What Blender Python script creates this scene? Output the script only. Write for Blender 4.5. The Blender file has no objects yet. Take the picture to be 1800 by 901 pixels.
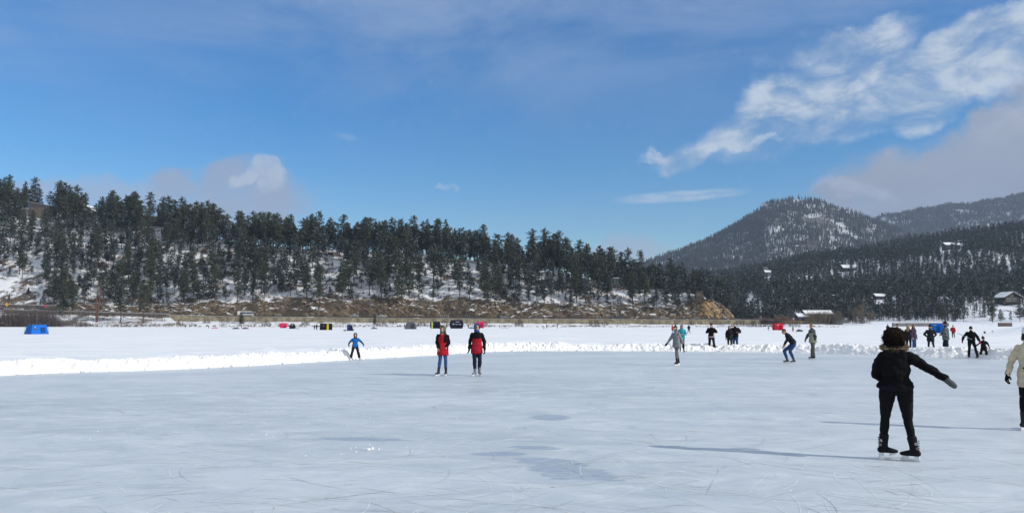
import bpy, bmesh, math, random
import numpy as np
from mathutils import Vector, Matrix, noise, Euler
sc = bpy.context.scene
COL = sc.collection
R = math.radians
PI = math.pi
HAZE = True

# ------------------------------------------------------------------ camera
CAMZ = 1.8
TILT = math.atan(117.5 / 1400.0)
cam_d = bpy.data.cameras.new('camera')
cam_d.sensor_fit = 'HORIZONTAL'; cam_d.sensor_width = 36.0
cam_d.lens = 36.0 * 1400.0 / 1800.0
cam_d.clip_start = 0.1; cam_d.clip_end = 30000
cam = bpy.data.objects.new('camera', cam_d); COL.objects.link(cam)
cam.location = (0, 0, CAMZ); cam.rotation_euler = (PI / 2 + TILT, 0, 0)
sc.camera = cam

def ray(px, py):
    """direction seen at a place of the photograph, used to measure the scene"""
    x = (px - 900.0) / 1400.0; v = -(py - 450.5) / 1400.0
    return Vector((x, math.cos(TILT) - v * math.sin(TILT), math.sin(TILT) + v * math.cos(TILT)))
def at_depth(px, py, Y):
    d = ray(px, py); return Vector((0, 0, CAMZ)) + d * (Y / d.y)
def on_z(px, py, z=0.0):
    d = ray(px, py); return Vector((0, 0, CAMZ)) + d * ((z - CAMZ) / d.z)

# ------------------------------------------------------------------ sun, sky, clouds
SUN_EL = R(28.0)
SUN_DIR = Vector((math.cos(SUN_EL) * math.cos(R(-22)), math.cos(SUN_EL) * math.sin(R(-22)), math.sin(SUN_EL)))
sun_d = bpy.data.lights.new('sun', 'SUN'); sun_d.energy = 3.7; sun_d.angle = R(0.5); sun_d.color = (1.0, 0.95, 0.87)
sun = bpy.data.objects.new('sun', sun_d); COL.objects.link(sun)
sun.rotation_euler = SUN_DIR.to_track_quat('Z', 'Y').to_euler()
sc.view_settings.view_transform = 'Standard'; sc.view_settings.look = 'None'
sc.view_settings.exposure = 0.10; sc.view_settings.gamma = 1.0
sc.view_settings.use_curve_mapping = False
sc.cycles.max_bounces = 5; sc.cycles.diffuse_bounces = 2; sc.cycles.glossy_bounces = 2
sc.cycles.volume_bounces = 0; sc.cycles.transparent_max_bounces = 6
sc.cycles.use_denoising = True

class NT:
    """small wrapper to write shader maths"""
    def __init__(s, tree): s.t = tree; s.n = tree.nodes; s.l = tree.links
    def new(s, typ, **kw):
        n = s.n.new(typ)
        for k, v in kw.items(): setattr(n, k, v)
        return n
    def put(s, inp, v):
        if v is None: return
        if hasattr(v, 'is_output') or isinstance(v, bpy.types.NodeSocket): s.l.new(v, inp)
        else: inp.default_value = v
    def m(s, op, a, b=None, c=None, clamp=False):
        n = s.new('ShaderNodeMath', operation=op, use_clamp=clamp)
        s.put(n.inputs[0], a); s.put(n.inputs[1], b); s.put(n.inputs[2], c); return n.outputs[0]
    def sep(s, v):
        n = s.new('ShaderNodeSeparateXYZ'); s.put(n.inputs[0], v); return n.outputs
    def comb(s, x, y, z):
        n = s.new('ShaderNodeCombineXYZ')
        for i, v in enumerate((x, y, z)): s.put(n.inputs[i], v)
        return n.outputs[0]
    def noise(s, vec, scale=1.0, detail=4.0, rough=0.55, dist=0.0, out=0):
        n = s.new('ShaderNodeTexNoise'); s.put(n.inputs['Vector'], vec)
        n.inputs['Scale'].default_value = scale; n.inputs['Detail'].default_value = detail
        n.inputs['Roughness'].default_value = rough; n.inputs['Distortion'].default_value = dist
        return n.outputs[out]
    def ramp(s, v, lo, hi, a=0.0, b=1.0, smooth=True):
        n = s.new('ShaderNodeMapRange', interpolation_type='SMOOTHSTEP' if smooth else 'LINEAR')
        s.put(n.inputs[0], v)
        for i, q in zip((1, 2, 3, 4), (lo, hi, a, b)): n.inputs[i].default_value = q
        return n.outputs[0]
    def mix(s, f, a, b):
        n = s.new('ShaderNodeMix', data_type='RGBA'); s.put(n.inputs[0], f)
        s.put(n.inputs[6], a if not isinstance(a, tuple) else tuple(a[:3]) + (1,))
        s.put(n.inputs[7], b if not isinstance(b, tuple) else tuple(b[:3]) + (1,))
        return n.outputs[2]
    def mapping(s, vec, loc=(0, 0, 0), rot=(0, 0, 0), scale=(1, 1, 1)):
        n = s.new('ShaderNodeMapping'); s.put(n.inputs[0], vec)
        n.inputs[1].default_value = loc; n.inputs[2].default_value = rot; n.inputs[3].default_value = scale
        return n.outputs[0]

world = bpy.data.worlds.new('World'); sc.world = world; world.use_nodes = True
wt = NT(world.node_tree)
for n in list(wt.n): wt.n.remove(n)
sky = wt.new('ShaderNodeTexSky', sky_type='NISHITA', sun_disc=False)
sky.sun_elevation = SUN_EL
sky.sun_rotation = math.atan2(SUN_DIR.x, SUN_DIR.y)
sky.altitude = 1200; sky.air_density = 1.3; sky.dust_density = 0.0; sky.ozone_density = 4.5
tc = wt.new('ShaderNodeTexCoord').outputs['Generated']
dx, dy, dz = wt.sep(tc)
AZ = wt.m('MULTIPLY', wt.m('ARCTAN2', dx, dy), 57.2958)
EL = wt.m('MULTIPLY', wt.m('ARCSINE', dz), 57.2958)
AE = wt.comb(AZ, EL, 0.0)
wn = wt.noise(AE, 0.16, 5, 0.6, out=1)
ws = wt.sep(wn)
AZw = wt.m('ADD', AZ, wt.m('MULTIPLY', wt.m('SUBTRACT', ws[0], 0.5), 9.0))
ELw = wt.m('ADD', EL, wt.m('MULTIPLY', wt.m('SUBTRACT', ws[1], 0.5), 6.0))
def azel(px, py):
    d = ray(px, py).normalized()
    return math.degrees(math.atan2(d.x, d.y)), math.degrees(math.asin(d.z))
def blob(px, py, wpx, hpx, rot=0.0, soft=1.0, warp=True):
    """a cloud body at a bearing and height in the sky; widths measured in the photograph"""
    a, e = azel(px, py); w = math.degrees(wpx / 1400.0); h = math.degrees(hpx / 1400.0)
    c, s_ = math.cos(R(rot)), math.sin(R(rot))
    x = wt.m('SUBTRACT', AZw if warp else AZ, a); y = wt.m('SUBTRACT', ELw if warp else EL, e)
    u = wt.m('DIVIDE', wt.m('ADD', wt.m('MULTIPLY', x, c), wt.m('MULTIPLY', y, s_)), w)
    v = wt.m('DIVIDE', wt.m('SUBTRACT', wt.m('MULTIPLY', y, c), wt.m('MULTIPLY', x, s_)), h)
    r2 = wt.m('ADD', wt.m('MULTIPLY', u, u), wt.m('MULTIPLY', v, v))
    return wt.ramp(r2, 1.0 + 0.6 * soft, 0.0)
def addall(lst):
    o = lst[0]
    for q in lst[1:]: o = wt.m('MAXIMUM', o, q)
    return o
def fbm(rot, sx, sy, scale, detail=7, rough=0.6, dist=0.4):
    return wt.noise(wt.mapping(AE, rot=(0, 0, R(-rot)), scale=(sx, sy, 1)), scale, detail, rough, dist)
# white wind-drawn cloud upper right
wisp = addall([blob(1480, 82, 120, 26, 6), blob(1640, 108, 190, 36, -1), blob(1740, 66, 170, 30, 12), blob(1790, 78, 130, 30, 12),
               blob(1620, 158, 200, 36, 17), blob(1440, 205, 175, 48, 12), blob(1350, 200, 85, 48, 28),
               blob(1275, 250, 115, 26, 10), blob(1720, 122, 150, 34, 10), blob(1210, 262, 80, 12, 3)])
wn1 = fbm(20, 0.62, 1.25, 0.34)
wispd = wt.m('MULTIPLY', wisp, wt.ramp(wn1, 0.27, 0.70, 0.12, 1.25), clamp=True)
# grey mass behind the mountain
mass = addall([blob(1830, 215, 230, 75, 30, 1.6), blob(1700, 305, 210, 80, 14, 2.0), blob(1840, 310, 260, 130, 10), blob(1560, 350, 95, 45, 0, 2.0)])
massn = fbm(18, 0.7, 1.3, 0.35)
massd = wt.ramp(wt.m('ADD', wt.m('MULTIPLY', mass, 1.0), wt.m('MULTIPLY', wt.m('SUBTRACT', massn, 0.5), 1.2)), 0.05, 0.95)
massd = wt.m('MULTIPLY', massd, wt.ramp(mass, 0.0, 0.8))
massl = wt.m('MULTIPLY', wt.ramp(EL, 8, 17), 1.0)
# small cumulus left
cum = addall([blob(432, 350, 120, 62, 0, 1.2), blob(400, 300, 60, 32, 20), blob(300, 320, 60, 30, 10)])
cumd = wt.m('MULTIPLY', wt.ramp(wt.m('ADD', cum, wt.m('MULTIPLY', wt.m('SUBTRACT', wt.noise(AE, 0.5, 6, 0.6), 0.5), 1.0)), 0.02, 1.15), 0.85)
puff = addall([blob(480, 300, 30, 20, -10, 1.5), blob(450, 312, 26, 14, 0, 1.5), blob(495, 322, 22, 26, -20, 2.0)])
pn = wt.noise(AE, 0.9, 6, 0.6)
puffd = wt.m('MULTIPLY', wt.ramp(wt.m('ADD', puff, wt.m('MULTIPLY', wt.m('SUBTRACT', pn, 0.5), 1.3)), 0.05, 1.25), 0.75)
low = addall([blob(170, 342, 110, 22, 0), blob(60, 330, 60, 18, 0), blob(1090, 452, 70, 26, 12), blob(245, 352, 60, 18, 0)])
lowd = wt.m('MULTIPLY', low, 0.65)
streak = wt.m('MULTIPLY', addall([blob(1195, 345, 105, 10, 2, warp=False), blob(1240, 343, 60, 6, 0, warp=False), wt.m('MULTIPLY', blob(608, 240, 20, 6, -8, 1, False), 0.35), wt.m('MULTIPLY', blob(1500, 345, 50, 14, -14), 0.5),
                                  blob(770, 328, 22, 5, -5), blob(1320, 262, 60, 7, 0)]), wt.ramp(fbm(4, 0.5, 2.2, 0.8), 0.3, 0.65, 0.2, 0.85), clamp=True)
veil = wt.m('MULTIPLY', wt.ramp(EL, 9, 24), wt.ramp(fbm(-14, 0.5, 1.3, 0.09, 5), 0.32, 0.66, 0.12, 0.68))
W = lambda c: tuple(c) + (1,)
hs_ = wt.new('ShaderNodeHueSaturation'); hs_.inputs['Saturation'].default_value = 1.40; hs_.inputs['Hue'].default_value = 0.506; hs_.inputs['Value'].default_value = 1.18; wt.l.new(sky.outputs[0], hs_.inputs['Color'])
colr = wt.mix(veil, hs_.outputs[0], W((3.1, 4.1, 6.0)))
colr = wt.mix(lowd, colr, W((3.5, 4.1, 5.6)))
colr = wt.mix(cumd, colr, W((3.1, 3.65, 5.0)))
colr = wt.mix(puffd, colr, W((4.6, 5.4, 6.5)))
masscol = wt.mix(massl, W((2.7, 3.2, 4.3)), W((4.6, 5.15, 6.1)))
masscol = wt.mix(wt.ramp(fbm(25, 0.6, 1.4, 0.25), 0.38, 0.66), masscol, W((2.9, 3.45, 4.6)))
colr = wt.mix(massd, colr, masscol)
colr = wt.mix(wt.m('MULTIPLY', wispd, 0.9), colr, wt.mix(wt.ramp(wn1, 0.35, 0.7), W((3.9, 4.8, 6.0)), W((5.7, 6.5, 7.4))))
colr = wt.mix(wt.m('MULTIPLY', streak, 0.8), colr, W((5.0, 5.9, 7.2)))
# unseen bright cloud added overhead and behind the viewer to fill the ice shadows
fill_cloud = wt.m('MAXIMUM', wt.ramp(EL, 30, 55), wt.ramp(dy, 0.1, -0.35))
colr = wt.mix(wt.m('MULTIPLY', fill_cloud, wt.ramp(fbm(30, 1, 1, 0.05, 5), 0.3, 0.6, 0.35, 0.95)), colr, W((6.6, 6.9, 7.3)))
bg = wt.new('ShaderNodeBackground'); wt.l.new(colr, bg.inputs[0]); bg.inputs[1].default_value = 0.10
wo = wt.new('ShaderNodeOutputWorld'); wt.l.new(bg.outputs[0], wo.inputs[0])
world.cycles.sampling_method = 'MANUAL'; world.cycles.sample_map_resolution = 512

# ------------------------------------------------------------------ helpers
def tag(o, label=None, cat=None, group=None, kind=None):
    if label: o['label'] = label
    if cat: o['category'] = cat
    if group: o['group'] = group
    if kind: o['kind'] = kind
    return o
def link(name, me, mats=(), parent=None):
    o = bpy.data.objects.new(name, me); COL.objects.link(o)
    if me is not None:
        for m in (mats if isinstance(mats, (list, tuple)) else [mats]):
            if len(me.materials) < 12: me.materials.append(m)
    if parent: o.parent = parent
    return o
def empty(name, loc=(0, 0, 0), rz=0.0, label=None, cat=None, group=None):
    o = bpy.data.objects.new(name, None); COL.objects.link(o); o.empty_display_size = 0.3
    o.location = loc; o.rotation_euler = (0, 0, rz)
    return tag(o, label, cat, group)
def copy_tree(o, parent=None):
    c = o.copy(); COL.objects.link(c)
    if parent: c.parent = parent
    for ch in list(o.children): copy_tree(ch, c)
    return c
def bm_mesh(name, bm, smooth=True):
    me = bpy.data.meshes.new(name); bm.normal_update(); bm.to_mesh(me); bm.free()
    if smooth:
        for p in me.polygons: p.use_smooth = True
    return me
def np_mesh(name, V, F, mi=None, smooth=False):
    """fast mesh from arrays (F: n x 3 or n x 4)"""
    V = np.asarray(V, dtype=np.float32); F = np.asarray(F, dtype=np.int32)
    me = bpy.data.meshes.new(name); k = F.shape[1]
    me.vertices.add(len(V)); me.vertices.foreach_set('co', V.ravel())
    me.loops.add(F.size); me.loops.foreach_set('vertex_index', F.ravel())
    me.polygons.add(len(F)); me.polygons.foreach_set('loop_start', np.arange(0, F.size, k, dtype=np.int32))
    if mi is not None: me.polygons.foreach_set('material_index', np.asarray(mi, dtype=np.int32))
    me.polygons.foreach_set('use_smooth', np.full(len(F), smooth))
    me.update(calc_edges=True); me.validate()
    return me
def box(bm, c, s, rz=0.0, bevel=0.0, rot=None):
    r = bmesh.ops.create_cube(bm, size=1.0)
    M = Matrix.Translation(c) @ (rot if rot else Matrix.Rotation(rz, 4, 'Z')) @ Matrix.Diagonal((s[0], s[1], s[2], 1))
    bmesh.ops.transform(bm, matrix=M, verts=r['verts'])
    if bevel:
        es = list({e for v in r['verts'] for e in v.link_edges})
        bmesh.ops.bevel(bm, geom=es, offset=bevel, segments=2, affect='EDGES')
def prism(bm, pts, y0, y1, M=None):
    """outline in x-z swept from y0 to y1"""
    a = [bm.verts.new((p[0], y0, p[1])) for p in pts]; b = [bm.verts.new((p[0], y1, p[1])) for p in pts]
    n = len(pts)
    bm.faces.new(a); bm.faces.new(b[::-1])
    for i in range(n): bm.faces.new((a[(i + 1) % n], a[i], b[i], b[(i + 1) % n]))
    if M: bmesh.ops.transform(bm, matrix=M, verts=a + b)
def tube(bm, pts, rad, seg=6):
    """tapered tube, rad a number or list"""
    pts = [Vector(p) for p in pts]
    if not isinstance(rad, (list, tuple)): rad = [rad] * len(pts)
    prev = None; up = Vector((0.123, 0.31, 0.94)).normalized(); rings = []
    for i, p in enumerate(pts):
        t = (pts[min(i + 1, len(pts) - 1)] - pts[max(i - 1, 0)]).normalized()
        x = t.cross(up)
        if x.length < 1e-3: x = t.cross(Vector((1, 0, 0)))
        x.normalize(); y = x.cross(t)
        up = y
        rings.append([bm.verts.new(p + (x * math.cos(a) + y * math.sin(a)) * rad[i]) for a in [2 * PI * k / seg for k in range(seg)]])
    for a, b in zip(rings, rings[1:]):
        for k in range(seg): bm.faces.new((a[k], b[k], b[(k + 1) % seg], a[(k + 1) % seg]))
    bm.faces.new(rings[0]); bm.faces.new(rings[-1][::-1])
def fnoise(x, y, z=0.0, o=4): return noise.fractal(Vector((x, y, z)), 0.9, 2.1, o)
def interp(x, xs, ys): return float(np.interp(x, xs, ys))

# ------------------------------------------------------------------ materials
MATS = {}
def mat(name):
    m = bpy.data.materials.new(name); m.use_nodes = True
    t = NT(m.node_tree); b = m.node_tree.nodes['Principled BSDF']
    return m, t, b
def plain(name, col, rough=0.7, var=0.12, scale=6.0, bump=0.0, metal=0.0, spec=None):
    key = (name, tuple(col), rough)
    if key in MATS: return MATS[key]
    m, t, b = mat(name)
    oc = t.new('ShaderNodeTexCoord').outputs['Object']
    n = t.noise(oc, scale, 4)
    d = tuple(max(0, c * (1 - var)) for c in col); l = tuple(min(1, c * (1 + var)) for c in col)
    t.put(b.inputs['Base Color'], t.mix(t.ramp(n, 0.3, 0.7), d, l))
    b.inputs['Roughness'].default_value = rough; b.inputs['Metallic'].default_value = metal
    if spec is not None: b.inputs['Specular IOR Level'].default_value = spec
    if bump:
        bp = t.new('ShaderNodeBump'); bp.inputs['Strength'].default_value = bump; bp.inputs['Distance'].default_value = 0.02
        t.put(bp.inputs['Height'], t.noise(oc, scale * 5, 4)); t.put(b.inputs['Normal'], bp.outputs[0])
    MATS[key] = m; return m
def fabric(col, name='fabric', rough=0.92, puff=False):
    key = (name, tuple(col), puff)
    if key in MATS: return MATS[key]
    m, t, b = mat(name)
    oc = t.new('ShaderNodeTexCoord').outputs['Object']
    n = t.noise(oc, 9, 5)
    t.put(b.inputs['Base Color'], t.mix(t.ramp(n, 0.3, 0.7), tuple(c * 0.82 for c in col), tuple(min(1, c * 1.15) for c in col)))
    b.inputs['Roughness'].default_value = rough; b.inputs['Specular IOR Level'].default_value = 0.15
    bp = t.new('ShaderNodeBump'); bp.inputs['Strength'].default_value = 0.5; bp.inputs['Distance'].default_value = 0.01
    t.put(bp.inputs['Height'], t.noise(oc, 38, 3)); t.put(b.inputs['Normal'], bp.outputs[0])
    MATS[key] = m; return m

def snow_mat(name, base=(0.80, 0.83, 0.88), rough=0.75, bump=0.6, scale=3.0, bdist=0.05):
    m, t, b = mat(name)
    oc = t.new('ShaderNodeTexCoord').outputs['Object']
    n = t.noise(oc, scale, 6, 0.6)
    t.put(b.inputs['Base Color'], t.mix(t.ramp(n, 0.25, 0.75), tuple(c * 0.93 for c in base), base))
    b.inputs['Roughness'].default_value = rough; b.inputs['Specular IOR Level'].default_value = 0.25
    bp = t.new('ShaderNodeBump'); bp.inputs['Strength'].default_value = bump; bp.inputs['Distance'].default_value = bdist
    t.put(bp.inputs['Height'], t.noise(oc, scale * 4, 6, 0.65)); t.put(b.inputs['Normal'], bp.outputs[0])
    return m
M_BANK = snow_mat('bank_snow', (0.87, 0.875, 0.875), 0.8, 0.8, 2.5, 0.06)
M_CHUNK = snow_mat('snow_lump', (0.9, 0.91, 0.92), 0.8, 0.4, 12.0, 0.01)
M_ROOFSNOW = snow_mat('roof_snow', (0.85, 0.87, 0.9), 0.8, 0.3, 1.0, 0.05)

# snow lying on the frozen lake: wind streaks, packed trails
m, t, b = mat('lake_snow')
oc = t.new('ShaderNodeTexCoord').outputs['Object']
streaks = t.noise(t.mapping(oc, rot=(0, 0, R(5)), scale=(0.10, 0.42, 1)), 1.0, 6, 0.62)
fine = t.noise(t.mapping(oc, scale=(0.6, 1.8, 1)), 1.0, 5, 0.6)
c1 = t.mix(t.ramp(streaks, 0.38, 0.62), (0.73, 0.76, 0.79), (0.86, 0.87, 0.87))
c1 = t.mix(t.ramp(fine, 0.5, 0.72, 0, 0.6), c1, (0.9, 0.905, 0.90))
t.put(b.inputs['Base Color'], c1); b.inputs['Roughness'].default_value = 0.7; b.inputs['Specular IOR Level'].default_value = 0.3
bp = t.new('ShaderNodeBump'); bp.inputs['Strength'].default_value = 0.5; bp.inputs['Distance'].default_value = 0.12
t.put(bp.inputs['Height'], t.m('ADD', fine, t.m('MULTIPLY', streaks, 1.5))); t.put(b.inputs['Normal'], bp.outputs[0])
M_LAKE = m

# skated ice
m, t, b = mat('skated_ice')
oc = t.new('ShaderNodeTexCoord').outputs['Object']
wv = t.noise(oc, 0.5, 3, 0.5, out=1)
wob = t.new('ShaderNodeVectorMath', operation='MULTIPLY_ADD'); t.put(wob.inputs[0], wv); wob.inputs[1].default_value = (2.2, 2.2, 0); t.put(wob.inputs[2], oc)
wo_ = wob.outputs[0]
big = t.noise(t.mapping(oc, rot=(0, 0, R(-12)), scale=(0.12, 0.3, 1)), 1.0, 8, 0.62)
med = t.noise(t.mapping(wo_, rot=(0, 0, R(10)), scale=(0.8, 1.5, 1)), 1.3, 9, 0.72)
fin = t.noise(t.mapping(oc, rot=(0, 0, R(25)), scale=(1.0, 2.6, 1)), 6.0, 6, 0.7)
c1 = t.mix(t.ramp(big, 0.32, 0.68), (0.475, 0.53, 0.565), (0.59, 0.64, 0.67))
c1 = t.mix(t.ramp(med, 0.50, 0.68, 0, 0.6), c1, (0.68, 0.715, 0.74))
c1 = t.mix(t.ramp(med, 0.48, 0.32, 0, 0.6), c1, (0.43, 0.475, 0.505))
c1 = t.mix(t.ramp(fin, 0.55, 0.72, 0, 0.45), c1, (0.78, 0.80, 0.80))
c1 = t.mix(t.ramp(fin, 0.42, 0.28, 0, 0.4), c1, (0.38, 0.43, 0.47))
ox, oy, _z = t.sep(oc)
hf = t.noise(t.mapping(oc, rot=(0, 0, R(-20)), scale=(1.0, 2.2, 1)), 2.6, 9, 0.72)
def patch(px, py, wx, wy, rot):
    p = on_z(px, py); x = t.m('SUBTRACT', ox, p.x); y = t.m('SUBTRACT', oy, p.y)
    c, s_ = math.cos(R(rot)), math.sin(R(rot))
    u = t.m('DIVIDE', t.m('ADD', t.m('MULTIPLY', x, c), t.m('MULTIPLY', y, s_)), wx)
    v = t.m('DIVIDE', t.m('SUBTRACT', t.m('MULTIPLY', y, c), t.m('MULTIPLY', x, s_)), wy)
    q = t.m('SUBTRACT', 1.0, t.m('ADD', t.m('MULTIPLY', u, u), t.m('MULTIPLY', v, v)))
    return t.m('ADD', q, t.m('MULTIPLY', t.m('SUBTRACT', hf, 0.5), 3.2))
pm = patch(1006, 830, 0.75, 0.42, -52)
for a in ((968, 812, 0.6, 0.3, -35), (940, 786, 0.45, 0.2, -20), (880, 797, 0.42, 0.22, 0), (966, 733, 0.42, 0.5, 0), (635, 771, 0.8, 0.2, -10)):
    pm = t.m('MAXIMUM', pm, patch(*a))
pmask = t.ramp(pm, 0.08, 0.28)
c1 = t.mix(t.m('MULTIPLY', pmask, t.ramp(fin, 0.3, 0.65, 1.0, 0.5)), c1, (0.30, 0.365, 0.455))
t.put(b.inputs['Base Color'], c1)
t.put(b.inputs['Roughness'], t.ramp(med, 0.3, 0.7, 0.34, 0.55)); b.inputs['Specular IOR Level'].default_value = 0.4; b.inputs['IOR'].default_value = 1.31
bp = t.new('ShaderNodeBump'); bp.inputs['Strength'].default_value = 0.35; bp.inputs['Distance'].default_value = 0.012
t.put(bp.inputs['Height'], t.m('ADD', med, t.m('MULTIPLY', fin, 0.5))); t.put(b.inputs['Normal'], bp.outputs[0])
M_ICE = m

# slope: snow over dry grass, dirt and stone
def slope_mat(name, snow=(0.80, 0.82, 0.85), dirt=(0.17, 0.125, 0.08), cover=0.5, scale=0.12, rockz=0.72, rcol=None):
    m, t, b = mat(name)
    oc = t.new('ShaderNodeTexCoord').outputs['Object']
    g = t.new('ShaderNodeNewGeometry')
    nz = t.sep(g.outputs['Normal'])[2]
    n1 = t.noise(oc, scale, 7, 0.68); n2 = t.noise(oc, scale * 9, 5, 0.7)
    f = t.m('ADD', t.m('MULTIPLY', n1, 0.9), t.m('MULTIPLY', n2, 0.75))
    f = t.m('ADD', f, t.m('MULTIPLY', t.m('SUBTRACT', nz, 0.8), 0.95))
    f = t.m('ADD', f, t.m('MULTIPLY', t.m('SUBTRACT', t.noise(oc, scale * 0.25, 3, 0.5), 0.5), 0.7))
    k = t.ramp(f, 0.92 - cover * 0.35, 1.0 - cover * 0.35)
    d = t.mix(t.ramp(t.noise(oc, scale * 4, 4), 0.35, 0.65), tuple(c * 0.55 for c in dirt), dirt)
    rk = t.mix(t.ramp(t.noise(oc, 0.6, 6, 0.7), 0.35, 0.65), (0.03, 0.025, 0.02), (0.20, 0.15, 0.095))
    rk = t.mix(t.ramp(t.noise(oc, 0.09, 5, 0.65), 0.42, 0.60, 0, 0.75), rk, (0.045, 0.038, 0.03))
    rk = t.mix(t.ramp(t.noise(oc, 0.07, 3), 0.56, 0.72, 0, 0.6), rk, (0.25, 0.165, 0.085))
    if rcol: rk = t.mix(t.ramp(t.noise(oc, 0.5, 7, 0.75), 0.3, 0.68), tuple(q * .25 for q in rcol), rcol)
    isrock = t.ramp(nz, rockz, rockz - 0.12)
    d = t.mix(isrock, d, rk)
    t.put(b.inputs['Base Color'], t.mix(k, d, snow))
    b.inputs['Roughness'].default_value = 0.85; b.inputs['Specular IOR Level'].default_value = 0.2
    bp = t.new('ShaderNodeBump'); bp.inputs['Strength'].default_value = 0.7; bp.inputs['Distance'].default_value = 0.5
    t.put(bp.inputs['Height'], n2); t.put(b.inputs['Normal'], bp.outputs[0])
    return m
M_HILL = slope_mat('snowy_slope', snow=(0.70, 0.72, 0.75), dirt=(0.13, 0.10, 0.075), cover=0.40, scale=0.22)
M_SHORE = slope_mat('shore_slope', snow=(0.74, 0.76, 0.79), dirt=(0.17, 0.13, 0.085), cover=0.20, scale=0.2)
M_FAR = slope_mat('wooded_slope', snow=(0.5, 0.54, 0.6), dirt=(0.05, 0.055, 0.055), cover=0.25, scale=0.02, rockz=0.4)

def foliage(name, green, frost=(0.42, 0.47, 0.5), amt=0.5, scale=0.5, orand=True):
    m, t, b = mat(name)
    oc = t.new('ShaderNodeTexCoord').outputs['Object']
    g = t.new('ShaderNodeNewGeometry'); nz = t.sep(g.outputs['Normal'])[2]
    n = t.noise(oc, scale, 4, 0.6)
    c = t.mix(t.ramp(n, 0.3, 0.7), tuple(q * 0.6 for q in green), tuple(q * 1.35 for q in green))
    if orand:
        oi = t.new('ShaderNodeObjectInfo').outputs['Random']
        c = t.mix(t.ramp(oi, 0, 1, 0.0, 0.5, False), c, (green[0] * 1.25, green[1] * 1.0, green[2] * 0.75))
    n2 = t.noise(oc, scale * 5, 3, 0.6)
    k = t.m('MULTIPLY', t.ramp(nz, 0.25, 0.75), t.ramp(n2, 0.62 - amt * 0.35, 0.75 - amt * 0.35))
    if orand: k = t.m('MULTIPLY', k, t.ramp(oi, 0.0, 1.0, 0.45, 1.0, False))
    t.put(b.inputs['Base Color'], t.mix(t.m('MULTIPLY', k, 0.85), c, frost))
    b.inputs['Roughness'].default_value = 0.8; b.inputs['Specular IOR Level'].default_value = 0.2
    return m
M_PINE = foliage('pine_needles', (0.040, 0.052, 0.030), (0.33, 0.36, 0.35), 0.36)
M_PINE_FAR = foliage('frosted_needles', (0.030, 0.042, 0.033), (0.32, 0.37, 0.39), 0.45, 0.06, False)
M_MTN = foliage('mountain_needles', (0.036, 0.046, 0.044), (0.30, 0.345, 0.38), 1.1, 0.12, False)
M_BARK = plain('pine_bark', (0.075, 0.055, 0.042), 0.95, 0.3, 2.0, 0.4)
M_REDBARK = plain('red_bark', (0.13, 0.07, 0.05), 0.95, 0.3, 2.0, 0.4)
M_TWIG = plain('bare_twigs', (0.12, 0.095, 0.08), 0.95, 0.3, 2.0)
M_SHRUB = plain('shrub_twigs', (0.085, 0.068, 0.062), 0.95, 0.3, 2.0)
M_CONC = plain('wall_concrete', (0.25, 0.215, 0.145), 0.9, 0.4, 0.3, 0.2)
M_CONCG = plain('grey_concrete', (0.22, 0.21, 0.21), 0.9, 0.2, 0.8, 0.2)
M_ASPH = plain('asphalt', (0.07, 0.07, 0.072), 0.85, 0.25, 0.6)
M_STEEL = plain('guardrail_steel', (0.035, 0.033, 0.033), 0.6, 0.2, 1.0)
M_POST = plain('rail_post', (0.05, 0.042, 0.035), 0.8, 0.2, 1.0)
M_ROCK = slope_mat('rock', snow=(0.75, 0.77, 0.8), dirt=(0.12, 0.095, 0.065), cover=0.42, scale=0.8, rockz=0.8)
# ------------------------------------------------------------------ rink, bank and lake
bank_px = [(0, 660), (150, 654), (300, 649), (450, 642), (600, 633), (740, 625), (870, 617.5), (980, 616.5), (1100, 616.5), (1250, 617.5), (1380, 619.5), (1500, 622.5), (1620, 627), (1720, 630), (1800, 633)]
bank_pts = [on_z(*p) for p in bank_px]
left_tail = [Vector((x, y, 0)) for x, y in ((-33, -16), (-31, -4), (-27.5, 8), (-22.5, 18.5))]
right_tail = [Vector((x, y, 0)) for x, y in ((31, 34), (37, 24), (41, 8), (42, -14))]
back = [Vector((x, y, 0)) for x, y in ((34, -30), (4, -38), (-24, -32))]
ring = left_tail + bank_pts + right_tail + back
def catmull(P, n):
    out = []; N = len(P)
    for i in range(N):
        p0, p1, p2, p3 = P[i - 1], P[i], P[(i + 1) % N], P[(i + 2) % N]
        for k in range(n):
            u = k / n
            out.append(0.5 * ((2 * p1) + (p2 - p0) * u + (2 * p0 - 5 * p1 + 4 * p2 - p3) * u * u + (-p0 + 3 * p1 - 3 * p2 + p3) * u ** 3))
    return out
path = catmull(ring, 24)
# resample evenly
def resample(P, step, closed=True):
    Q = [np.array((p.x, p.y)) for p in P] + ([np.array((P[0].x, P[0].y))] if closed else [])
    Q = np.array(Q); d = np.r_[0, np.cumsum(np.linalg.norm(np.diff(Q, axis=0), axis=1))]
    n = int(d[-1] / step); s = np.linspace(0, d[-1], n, endpoint=not closed)
    return np.c_[np.interp(s, d, Q[:, 0]), np.interp(s, d, Q[:, 1])]
path = resample(path, 0.085)
NP_ = len(path)
tan = np.roll(path, -3, 0) - np.roll(path, 3, 0); tan /= np.linalg.norm(tan, axis=1)[:, None]
nor = np.c_[-tan[:, 1], tan[:, 0]]          # outward for this clockwise ring
cen = np.array((3.0, 12.0))
if np.mean(np.sum(nor * (path - cen), axis=1)) < 0: nor = -nor
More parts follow.
